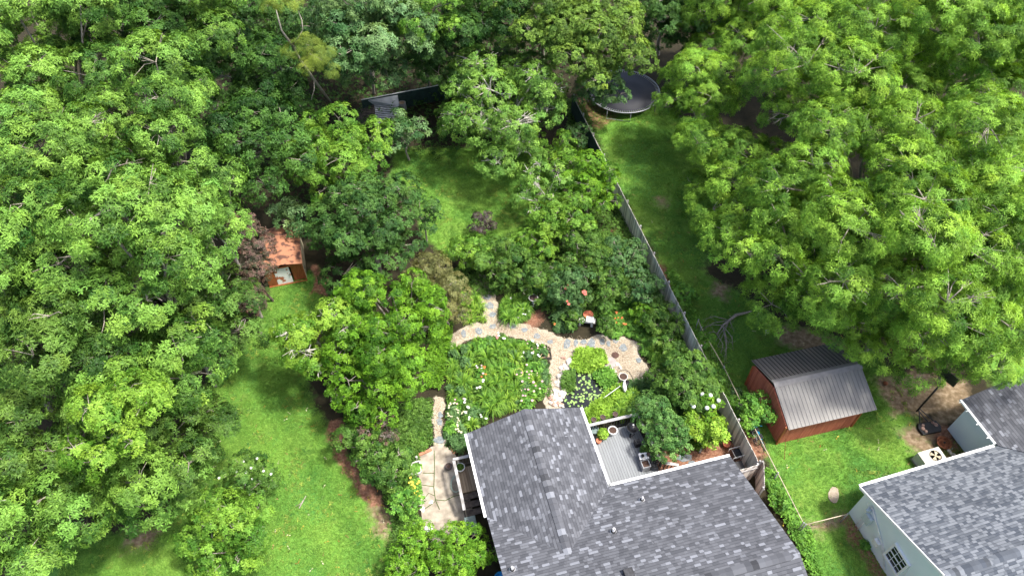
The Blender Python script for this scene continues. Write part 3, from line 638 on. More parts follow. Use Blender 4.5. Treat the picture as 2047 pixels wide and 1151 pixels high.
# ------------------------------------------------------------------ red shed
so_ = SM @ Vector((2.2, 1.8, 0))
shed = empty('red_shed', (so_.x, so_.y, 0), 'red board-sided garden shed with grey ribbed metal roof', 'shed')
def sw(u, v, z): return SM @ Vector((u, v, z))
def wallquad(P, m, parent, name='wall', th=.08): return uvquad(name, P, m, parent, th)
ES, RS = 1.92, 2.78
wallquad([sw(0, 0, 0), sw(4.5, 0, 0), sw(4.5, 0, ES), sw(0, 0, ES)], REDM, shed)
wallquad([sw(0, 3.9, 0), sw(0, .085, 0), sw(0, .085, ES), sw(0, 2.0, RS-.1), sw(0, 3.9, ES)], REDM, shed)
wallquad([sw(4.5, .085, 0), sw(4.5, 3.9, 0), sw(4.5, 3.9, ES), sw(4.5, 2.0, RS-.1), sw(4.5, .085, ES)], REDM, shed)
wallquad([sw(4.415, 3.9, 0), sw(.085, 3.9, 0), sw(.085, 3.9, ES), sw(4.415, 3.9, ES)], REDM, shed)
for u, v in ((-.012, -.012), (4.512, -.012), (-.012, 3.91)): MB(SM).box((u, v, .94), (.09, .09, 1.88)).build('corner_trim', MT['doorbrown'], shed)
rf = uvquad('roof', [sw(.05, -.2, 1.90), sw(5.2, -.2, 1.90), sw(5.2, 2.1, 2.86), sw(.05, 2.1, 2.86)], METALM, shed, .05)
uvquad('rear_roof', [sw(5.2, 4.3, 1.93), sw(.05, 4.3, 1.93), sw(.05, 2.12, 2.86), sw(5.2, 2.12, 2.86)], METAL_SHADE, shed, .05)  # rear slope painted darker to stand for its shade
METALM_CAP = mat('ridge_metal', (.22, .21, .20), .7, var=.1, scale=5)
rb = MB(SM)
a1 = math.atan2(.96, 2.3)
for i in range(23):
    u = .12+i*.228; rb.bar((u, -.2, 1.912), (u, 2.02, 2.838), .022, .022)
rb.build('rib', METALM_CAP, rf)
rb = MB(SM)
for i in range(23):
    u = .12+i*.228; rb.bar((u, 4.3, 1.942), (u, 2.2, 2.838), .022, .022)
rb.build('rib', MT['darkmetal'], rf)  # rear ribs take a darker metal to follow the slope's painted shade
rc = MB(SM); rc.bar((.02, 2.02, 2.868), (5.23, 2.02, 2.868), .28, .02, up=(0, -.4, 1)); rc.bar((.02, 2.26, 2.845), (5.23, 2.26, 2.845), .24, .02, up=(0, .4, 1))
rc.build('ridge_cap', METALM_CAP, rf)
# ------------------------------------------------------------------ rusty shed
RM = frameM((-13.3, 30.45), 15.0)
def rw(u, v, z): return RM @ Vector((u, v, z))
ro = rw(-1, 1.5, 0)
rs = empty('rusty_shed', (ro.x, ro.y, 0), 'small rusty metal shed with one white peeling sliding door, partly under the plum tree', 'shed')
mb = MB(RM)
mb.box((-.03, 1.62, .84), (.05, 3.1, 1.68)); mb.box((-2.37, 1.62, .84), (.05, 3.1, 1.68)); mb.box((-1.2, 3.2, .84), (2.4, .05, 1.68)); mb
mb.build('wall', MT['trim'], rs); MB(RM).box((-2.12, .03, .84), (.55, .05, 1.68)).build('door_panel', MT['doorbrown'], rs)
MB(RM).box((-.42, .16, .83), (.72, .03, 1.6)).build('door', MT['doorbrown'], rs)
dr = MB(RM).box((-1.35, .05, .83), (.95, .03, 1.58)).build('door', MT['peel'], rs); tag(dr, 'white sliding door with peeling paint')
MB(RM).box((-.93, .0, .85), (.03, .04, .3)).build('handle', MT['steel'], dr)
mb = MB(RM).box((-1.2, -.02, .03), (2.4, .10, .06)).box((-1.2, -.02, 1.66), (2.4, .08, .10)).box((-.03, -.02, .85), (.07, .06, 1.6)).build('door_frame', MT['doorbrown'], rs)
uvquad('roof', [rw(.06, -.14, 1.76), rw(.06, 3.4, 1.72), rw(-1.2, 3.4, 1.98), rw(-1.2, -.14, 2.02)], MT['rustroof'], rs, .04)
uvquad('rear_roof', [rw(-2.46, 3.4, 1.72), rw(-2.46, -.14, 1.76), rw(-1.204, -.14, 2.02), rw(-1.204, 3.4, 1.98)], MT['rustroof'], rs, .04)
# ------------------------------------------------------------------ fence along the right side of the garden
f0, f1 = at(1145, 190, 1.8), at(1516, 922, 1.8); fd = Vector((f1.x-f0.x, f1.y-f0.y, 0)); FL = fd.length; fd.normalize(); fn = Vector((-fd.y, fd.x, 0))
fence = empty('board_fence', ((f0.x+f1.x)/2, (f0.y+f1.y)/2, 0), 'weathered grey upright-board fence between the garden and the right-hand yard', 'fence')
rng = random.Random(3); npan = 13; step = FL/npan
for k in range(npan):
    a = Vector((f0.x, f0.y, 0))+fd*(k*step); V, F, uv = [], [], []
    bw = .135; n = int(step/bw)
    for i in range(n):
        s = (i+.5)*step/n; h = 1.80+rng.uniform(-.025, .02); c = a+fd*s; tk = .018; e = fn*(tk/2); x = fd*(step/n/2-.004)
        q = [c-x-e, c+x-e, c+x+e, c-x+e]; b = len(V); V += [tuple(p) for p in q]+[tuple(p+Vector((0, 0, h))) for p in q]
        fs = [(0, 3, 2, 1), (4, 5, 6, 7), (0, 1, 5, 4), (1, 2, 6, 5), (2, 3, 7, 6), (3, 0, 4, 7)]
        uu = (k*n+i)*.15+.02
        for f in fs:
            F.append(tuple(j+b for j in f))
            for j in f: uv.append((uu+(.1 if j in (1, 2, 5, 6) else 0), h if j > 3 else 0))
    pn = mesh_obj('fence_panel', V, F, FENCEM, fence, uv=uv)
    if k < 3: # cloth screen over the rear panels
        q0, q1 = a-fn*.04, a+fd*step-fn*.04
        MB().bar(q0+Vector((0, 0, .9)), q1+Vector((0, 0, .9)), .012, 1.66).build('screen', MT['mesh'], pn)
    MB().bar(a+fn*.03+Vector((0, 0, .35)), a+fd*step+fn*.03+Vector((0, 0, .35)), .04, .09).bar(a+fn*.03+Vector((0, 0, 1.5)), a+fd*step+fn*.03+Vector((0, 0, 1.5)), .04, .09).build('rail', MT['woodgrey'], pn)
for k in range(npan+1):
    c = Vector((f0.x, f0.y, 0))+fd*(k*step)+fn*.10
    MB().box(c+Vector((0, 0, .92)), (.09, .09, 1.84), math.atan2(fd.y, fd.x)).build('post', MT['woodgrey'], fence)
# return of the fence towards the house, and the short open corner
def board_run(a, b, h, label, name='short_fence'):
    a, b = Vector(a), Vector(b); d = b-a; n = max(2, int(d.length/.14)); o = empty(name, (a+b)/2, label, 'fence'); d2 = d/n; V, F, uv = [], [], []
    dn = d.normalized(); e = Vector((-dn.y, dn.x, 0))*.009
    for i in range(n):
        q0, q1 = a+d2*(i+.03), a+d2*(i+.97); b_ = len(V); q = [q0-e, q1-e, q1+e, q0+e]
        V += [tuple(p) for p in q]+[tuple(p+Vector((0, 0, h+rng.uniform(-.02, .02)))) for p in q]
        for f in [(0, 3, 2, 1), (4, 5, 6, 7), (0, 1, 5, 4), (1, 2, 6, 5), (2, 3, 7, 6), (3, 0, 4, 7)]:
            F.append(tuple(j+b_ for j in f)); uv += [(i*.15+.02+(.1 if j in (1, 2, 5, 6) else 0), h if j > 3 else 0) for j in f]
    mesh_obj('fence_panel', V, F, FENCEM, o, uv=uv)
    MB().bar(a+e*4+Vector((0, 0, h-.3)), b+e*4+Vector((0, 0, h-.3)), .04, .09).build('rail', MT['woodgrey'], o)
    for p in (a, b): MB().box(p-e*6+Vector((0, 0, h/2)), (.09, .09, h)).build('post', MT['woodgrey'], o)
fe = Vector((f1.x, f1.y, 0))
board_run(fe+Vector((-.02, -.15, 0)), at(1482, 937, 1.8)*1+Vector((-.4, -.12, -1.8)), 1.75, 'short weathered fence return between the long board fence and the house corner')
board_run(fe+Vector((.32, .05, 0)), fe+Vector((.05, -1.35, 0)), 1.7, 'narrow weathered board gate panel just outside the fence corner', 'gate_panel')
# ------------------------------------------------------------------ wire fence of the neighbour
def wire_fence(pts, label, h=1.05, posts=True):
    P = [Vector(p) for p in pts]; o = empty('wire_fence', (P[0].x, P[0].y, 0), label, 'fence')
    mb = MB(); mb.tube([p+Vector((0, 0, h)) for p in P], .022, 6); mb.build('top_rail', MT['tan'], o, smooth=True)
    wm = MB(); 
    for i in range(len(P)-1):
        n = max(2, int((P[i+1]-P[i]).length/.25))
        for j in range(n+1):
            q = P[i].lerp(P[i+1], j/n)
            if j < n:
                q2 = P[i].lerp(P[i+1], (j+1)/n)
                for zz in (.06, .56): wm.tube([q+Vector((0, 0, zz)), q2+Vector((0, 0, zz+.48))], .003, 3, False); wm.tube([q2+Vector((0, 0, zz)), q+Vector((0, 0, zz+.48))], .003, 3, False)
    wm.build('wire_mesh', MT['steel'], o)
    for p in P: MB().tube([p, p+Vector((0, 0, h+.06))], .03, 8).lathe(p+Vector((0, 0, h+.06)), [(.04, -.02), (.045, .01), (.02, .04)], 10).build('post', MT['steel'], o, smooth=True)
g1 = lambda x, y, z=1.05: at(x, y, z) - Vector((0, 0, z))
wire_fence([g1(1448, 735), g1(1480, 800), g1(1555, 945), g1(1606, 1045)], 'chain-link fence with a thin tan top rail running beside the wooden fence')
wire_fence([g1(1610, 1048), g1(1694, 1027)], 'short chain-link fence joining the corner post to the pale blue house')
wire_fence([g1(1396, 640), g1(1402, 655), g1(1447, 733)], 'rusty end of the chain-link fence beside the fallen branch')
# rear wire fence with pale rail and grey sheet
p0, p1 = at(722, 200, 1.5), at(870, 172, 1.5)
rf_ = empty('rear_fence', ((p0.x+p1.x)/2, (p0.y+p1.y)/2, 0), 'dark mesh fence with a pale top rail behind the slatted compost bin', 'fence')
MB().tube([p0, p1, p1+(p1-p0)*1.2], .035, 8).build('top_rail', MT['whitedirty'], rf_)
MB().bar(Vector((p0.x, p0.y, .75)), Vector((p1.x, p1.y, .75))+(p1-p0)*1.2, .01, 1.45).build('screen', MT['mesh'], rf_)
s0 = at(735, 200, 1.4); s1 = at(795, 187, 1.4)
MB().slab([at(728, 212, .6), at(798, 212, .9), at(795, 190, 1.42), at(737, 200, 1.42)], .02).build('hanging_sheet', MT['tarpgrey'], rf_)
# slatted compost bin
bo = at(775, 225, 0)
bn = empty('compost_bin', (bo.x, bo.y, 0), 'slatted grey wooden compost bin with a flat slatted lid, below the pale fence rail', 'compost bin')
BA = [at(752, 246, .7), at(799, 242, .7), at(795, 202, .95), at(748, 206, .95)]
sl_ = MB()
for i in range(12):
    t = i/11; sl_.bar(BA[0].lerp(BA[3], t), BA[1].lerp(BA[2], t), .13, .03)
sl_.build('lid', MT['tarpgrey'], bn)
bx_ = MB()
for zz in (.1, .3, .5):
    bx_.bar(Vector((BA[0].x, BA[0].y, zz)), Vector((BA[1].x, BA[1].y, zz)), .03, .12); bx_.bar(Vector((BA[1].x, BA[1].y, zz)), Vector((BA[2].x, BA[2].y, zz)), .03, .12); bx_.bar(Vector((BA[0].x, BA[0].y, zz)), Vector((BA[3].x, BA[3].y, zz)), .03, .12)
bx_.build('side', MT['wooddark'], bn)
pt_ = empty('slatted_screen', (bo.x-1.4, bo.y, 0), 'dark brown slatted panel leaning beside the compost bin', 'panel')
BB = [at(712, 246, .1), at(752, 252, .3), at(746, 208, .9), at(722, 214, .7)]
sl_ = MB()
for i in range(13):
    t = i/12; sl_.bar(BB[0].lerp(BB[3], t), BB[1].lerp(BB[2], t), .12, .03)
sl_.build('slat', MT['wooddark'], pt_)
sl_ = MB(); sl_.bar(BB[0]-Vector((0, 0, .05)), BB[3]-Vector((0, 0, .05)), .08, .05); sl_.bar(BB[1]-Vector((0, 0, .05)), BB[2]-Vector((0, 0, .05)), .08, .05); sl_.build('batten', MT['wooddark'], pt_)
p = at(806, 222, 0); b_ = empty('barrel', p, 'round wooden barrel beside the compost bin', 'barrel')
MB().lathe(p, [(.26, 0), (.31, .25), (.32, .45), (.27, .8), (.27, .82), (.22, .82), (.22, .76)], 18).build('drum', MT['woodgrey'], b_, smooth=True)
MB().lathe(p, [(.0, .77), (.22, .772)], 18, ring=True).build('lid', MT['woodtan'], b_)
# ------------------------------------------------------------------ trampoline
tp = at(1247, 182, .9); tp.z = 0; R = 2.9
t = empty('trampoline', tp, 'round black trampoline with a grey metal rim half hidden under the trees', 'trampoline')
MB().lathe(tp+Vector((0, 0, .88)), [(0.001, -.05), (R*.4, -.04), (R-.28, 0), (R-.28, .006), (R*.4, -.034), (0.001, -.044)], 56, ring=True).build('jumping_mat', MT['mat_'], t, smooth=True)
ring = [tp+Vector((math.cos(a)*R, math.sin(a)*R, .9)) for a in np.linspace(0, 2*math.pi, 65)]
MB().tube(ring, .035, 8, False).build('rim', MT['steel'], t, smooth=True)
sp_ = MB()
for k in range(96):
    a = 2*math.pi*k/96; sp_.bar(tp+Vector((math.cos(a)*(R-.30), math.sin(a)*(R-.30), .885)), tp+Vector((math.cos(a)*R, math.sin(a)*R, .90)), .035, .02)
sp_.build('springs', MT['steel'], t)
for k in range(4):
    a0 = math.radians(-108+90*k-14); a1_ = a0+math.radians(38); q = [tp+Vector((math.cos(a)*R*.99, math.sin(a)*R*.99, z)) for a, z in ((a0, .88), (a0, .03), (a1_, .03), (a1_, .88))]
    MB().tube(q, .028, 8).build('leg', MT['steel'], t, smooth=True)
# ------------------------------------------------------------------ decks
dk = empty('deck', hw(1.7, 2.2, 0), 'grey painted deck with rails and pots in the angle of the slate-roofed house', 'deck')
uvquad('floor', [hw(-.35, -.35, .60), hw(4.05, -.35, .60), hw(3.4, 1.1, .60), hw(3.2, 3.98, .60), hw(-.35, 3.98, .60)], DECKM, dk, .12)
MB(HM).prism([(-.3, -.3), (3.5, -.3), (3.2, 1.1), (3.1, 3.85), (-.3, 3.85)], 0, .47).build('skirt', MT['wooddark'], dk)
def rail(mb_t, mb_b, a, b, z0, z1, M, tw=.16, n=None, lat=False):
    a, b = Vector((*a, 0)), Vector((*b, 0)); mb_t.bar(a+Vector((0, 0, z1)), b+Vector((0, 0, z1)), tw, .04)
    L_ = (b-a).length; n = n or int(L_/.16)
    for i in range(n+1): q = a.lerp(b, i/n); mb_b.box(q+Vector((0, 0, (z0+z1)/2)), (.04, .04, z1-z0-.04))
    mb_b.bar(a+Vector((0, 0, z0+.1)), b+Vector((0, 0, z0+.1)), .04, .06)
tt, bb = MB(HM), MB(HM)
for a, b in (((.15, 4.05), (3.2, 4.05)), ((3.25, 3.9), (3.38, 1.16)), ((3.42, 1.08), (4.2, .72))): rail(tt, bb, a, b, .6, 1.5, HM)
tt.build('handrail', MT['woodgrey'], dk); bb.build('baluster', MT['black'], dk)
st = MB(HM); st.box((3.9, .35, .3), (.5, .7, .05)); st.box((4.3, .2, .12), (.4, .7, .05)); st.build('step', MT['woodgrey'], dk)
pc = empty('porch', hw(-6.3, 2.6, 0), 'small brown timber porch with grey rail and steps on the left side of the house', 'porch')
uvquad('floor', [hw(-5.75, 3.72, .75), hw(-6.85, 3.72, .75), hw(-6.85, 2.35, .75), hw(-5.75, 2.35, .75)], PORCHM, pc, .12)
for k in range(3): MB(HM).box((-6.28, 2.18-.36*k, .56-.19*k), (1.1, .32, .05)).build('step', MT['wooddark'], pc)
MB(HM).box((-6.3, 3.0, .3), (1.0, 1.2, .6)).build('skirt', MT['wooddark'], pc)
tt, bb = MB(HM), MB(HM); rail(tt, bb, (-6.98, 3.85), (-5.8, 3.85), .75, 1.62, HM, .15); rail(tt, bb, (-6.95, 3.8), (-6.95, 2.5), .75, 1.62, HM, .15)
tt.bar((-6.95, 2.52, 1.62), (-6.95, 1.3, 1.08), .15, .04)
for k in range(8): q = 2.4-k*.15; bb.box((-6.95, q, .85-(2.5-q)*.3), (.04, .04, 1.05))
tt.build('handrail', MT['woodgrey'], pc); bb.build('baluster', MT['wooddark'], pc)
# ------------------------------------------------------------------ patio and slabs
pat = [(836, 915), (862, 893), (885, 888), (905, 900), (925, 935), (950, 1040), (940, 1065), (870, 1085), (848, 1085), (842, 1020), (838, 960)]
o = MB().prism([tuple(at(x, y)[:2]) for x, y in pat], .004, .03).build('patio', MT['concrete']); o['kind'] = 'structure'
cr_ = MB(); rng = random.Random(9)
for pts in ([(868, 900), (869, 930), (868, 975), (870, 1000), (880, 1018)], [(845, 945), (868, 945)], [(840, 968), (868, 972)], [(843, 1002), (858, 985), (869, 990)], [(869, 998), (890, 1000), (905, 992)], [(845, 1020), (862, 1008), (870, 1002)], [(905, 992), (930, 985)]):
    cr_.tube([at(x, y, .032)+Vector((rng.uniform(-.03, .03), 0, 0)) for x, y in pts], .022, 5)
tag(cr_.build('crack_moss', mat('moss', (.07, .10, .03), .95, var=.5, scale=20)), kind='stuff')
G_ST = 'flagstones set in the straw-coloured path'
STONES = [  # px, py, half width, half height, label key
 (974, 594, 9, 5, 'a'), (978, 611, 9, 6, 'a'), (984, 629, 7, 5, 'a'), (985, 652, 8, 6, 'a'), (927, 668, 6, 8, 'b'), (957, 662, 7, 6, 'b'), (1025, 651, 8, 7, 'c'), (1048, 659, 8, 5, 'c'), (1073, 672, 7, 6, 'c'), (1100, 684, 7, 5, 'c'),
 (1134, 688, 7, 9, 'd'), (1151, 685, 4, 7, 'd'), (1166, 683, 6, 6, 'd'), (1183, 687, 9, 10, 'd'), (1204, 683, 5, 7, 'd'), (1217, 686, 5, 6, 'd'), (1231, 681, 6, 5, 'd'), (1247, 695, 8, 7, 'e'), (1277, 720, 6, 6, 'e'), (1301, 762, 6, 7, 'e'), (1313, 788, 10, 10, 'e'),
 (879, 843, 6, 8, 'f'), (880, 829, 5, 6, 'f'), (878, 880, 13, 7, 'f'), (1368, 915, 14, 10, 'g'), (1382, 925, 7, 6, 'g'), (966, 572, 9, 6, 'h'), (968, 564, 10, 4, 'h')]
LB = dict(a='blue-grey flagstone in the short path leading up to the shrubs', b='blue-grey flagstone at the left end of the straw path', c='blue-grey flagstone in the curved path above the flower bed', d='blue-grey flagstone in the row above the pond', e='blue-grey flagstone in the path right of the pond', f='pale grey stepping stone in the narrow path up from the patio', g='large grey slab in the red mulch beside the deck', h='dark round stone at the shaded head of the short path')
def blob(cx, cy, a, b, n, rng, rag=.22):
    ph = rng.uniform(0, 6); return [tuple(at(cx+a*math.cos(6.283*i/n+ph)*(1+rng.uniform(-rag, rag)), cy+b*math.sin(6.283*i/n+ph)*(1+rng.uniform(-rag, rag)))[:2]) for i in range(n)]
for i, (x, y, a, b, k) in enumerate(STONES):
    rr_ = random.Random(i); p = at(x, y)
    o = MB().prism(blob(x, y, a*1.08, b*1.08, 5+i % 3, rr_, .32), .0, .026+.001*(i % 4)).build('flagstone', MT['flagtan'] if k == 'h' else MT['flag'], loc=(p.x, p.y, 0)); tag(o, LB[k], 'flagstone', G_ST+' '+k if k in 'fgh' else G_ST)
for x, y, a, b, lab, m_ in ((1217, 726, 16, 12, 'large round pale stone slab on the right rim of the pond', 'flagpale'), (1634+32, 989, 11, 17, 'pale tan slab lying alone on the neighbouring lawn', 'flagtan')):
    p = at(x, y); o = MB().prism(blob(x, y, a, b, 11, random.Random(x), .1), 0, .07).build('stone_slab', MT[m_], loc=(p.x, p.y, 0), bevel=.01); tag(o, lab, 'stone slab')
# ------------------------------------------------------------------ pond
pond = [(1135, 745), (1150, 728), (1175, 722), (1200, 735), (1225, 748), (1235, 768), (1215, 790), (1190, 812), (1150, 830), (1125, 815), (1118, 790), (1128, 765)]
o = MB().prism([tuple(at(x, y)[:2]) for x, y in pond], .0, .02).build('pond_water', MT['water']); o['kind'] = 'structure'
def leafpatch(name, poly, n, kind, seed, label, hmax=.35, z0=.05, group=None, cat=None, kindtag='stuff', m=None, dens=None):
    """low foliage rising from a polygon of ground"""
    rng = np.random.default_rng(seed); Q = px_poly(poly); lo, hi = Q.min(0), Q.max(0); P = rng.uniform(lo, hi, (n*4, 2)); P = P[sdist(P, Q)+rng.normal(0, .08, len(P)) > 0][:n]
    if not len(P): return
    hh = .5+.5*np.sin(P[:, 0]*3.1+seed)*np.cos(P[:, 1]*2.7+seed*2); z = z0+hmax*(.25+.75*hh)*rng.uniform(.3, 1, len(P))
    k = KIND[kind]; A = norm(rng.normal(0, .45, (len(P), 3))+np.array([0, 0, 1])); f = np.clip(.25+.5*hh+rng.normal(0, .2, len(P)), 0, 1)[:, None]
    T = np.array(k['c1'])+(np.array(k['c2'])-np.array(k['c1']))*f
    q, F, c = leaves(np.stack([P[:, 0], P[:, 1], z], 1), A, rng, m or k['m'], k['ln'], k['wd'], k['droop'], tint=T); q[:, 2] = np.maximum(q[:, 2], .01)
    o = mesh_obj(name, q, F, LEAF, col=c); tag(o, label, cat, group, kindtag); return o
leafpatch('water_plants', [(1142, 735), (1155, 705), (1200, 700), (1212, 725), (1195, 740), (1165, 745)], 1500, 'big', 1, None, .35)
leafpatch('water_plants', [(1128, 750), (1146, 742), (1150, 765), (1140, 785), (1122, 775)], 420, 'bush', 2, None, .4)
leafpatch('water_plants', [(1185, 740), (1215, 738), (1232, 755), (1235, 780), (1218, 795), (1208, 775), (1190, 760)], 650, 'vine', 3, None, .3)
leafpatch('creeping_plants', [(1168, 830), (1200, 800), (1240, 770), (1250, 790), (1215, 815), (1205, 835), (1178, 850)], 1900, 'big', 4, None, .3)
rng = np.random.default_rng(4)
LP_ = np.array([(x, y) for x, y in zip(rng.uniform(1128, 1230, 400), rng.uniform(735, 820, 400))]); PW = np.array([at(x, y)[:2] for x, y in LP_]); PW = PW[sdist(PW, px_poly(pond)) > .12][:190]
lp = MB()
for x, y in PW:
    r = rng.uniform(.04, .085); a0 = rng.uniform(0, 6); lp._add([(x, y, .026)]+[(x+r*math.cos(a0+j*.62), y+r*math.sin(a0+j*.62), .027) for j in range(10)], [(0, j, j+1) for j in range(1, 10)])
tag(lp.build('lily_pads', mat('lily_pad', (.10, .22, .05), .4, col2=(.30, .42, .12), scale=9)), kind='stuff')
# rocks
G_RK = 'rocks along the edge of the pond'
rng = random.Random(12)
def rock(p, r, m, label, group, sq=.6):
    me = bpy.data.meshes.new('rock'); import bmesh
    bm = bmesh.new(); bmesh.ops.create_icosphere(bm, subdivisions=2, radius=1)
    s = [rng.uniform(.75, 1.3) for _ in range(3)]; ph = rng.uniform(0, 9)
    for v in bm.verts:
        k = 1+.18*math.sin(v.co.x*3+ph)+.15*math.cos(v.co.y*4+ph*2)+rng.uniform(-.07, .07); v.co = Vector((v.co.x*s[0]*k*r, v.co.y*s[1]*k*r, v.co.z*sq*k*r))
    bm.to_mesh(me); bm.free(); me.materials.append(m); o = bpy.data.objects.new('rock', me); C.objects.link(o); o.location = p+Vector((0, 0, r*sq*.5)); o.rotation_euler.z = rng.uniform(0, 6); tag(o, label, 'rock', group)
RA, RB, RC = 'pale rounded rock in the tumbled bank left of the pond', 'reddish or white rock in the pile beside the house roof', 'rock on the far right rim of the pond'
for i in range(58):
    t_ = rng.random(); x = 1132-18*t_+rng.uniform(-10, 11); y = 728+72*t_; rock(at(x, y), rng.uniform(.08, .2), MT['rock'], RA, G_RK)
for i in range(30): rock(at(rng.uniform(1100, 1124), rng.uniform(788, 812)), rng.uniform(.08, .17), MT['rockred' if i % 3 == 0 else 'rock'], RB, 'rocks piled beside the house roof')
for x, y in ((1222, 738), (1228, 744), (1233, 752), (1228, 756), (1236, 760), (1234, 729), (1240, 735), (1226, 768), (1232, 768), (1220, 750)): rock(at(x, y), rng.uniform(.08, .16), MT['rock'], RC, 'rocks on the right rim of the pond')
rock(at(1139, 722), .22, MT['stonewhite'], 'large white rock at the top left corner of the pond', None)
rock(at(1145, 722+8), .26, MT['stonewhite'], 'largest white rock at the top left rim of the pond, beside the water plants', None)
rock(at(1127, 716), .15, MT['rockred'], 'grey-brown rock just above the white rocks of the pond', None)
rock(at(1332, 704, .3), .24, MT['rock'], 'grey rock among the shrubs right of the straw path', None, .9)
rock(at(1198, 709), .12, MT['stonewhite'], 'small white rock among the water plants above the pond', None)
# ------------------------------------------------------------------ the trees and large shrubs

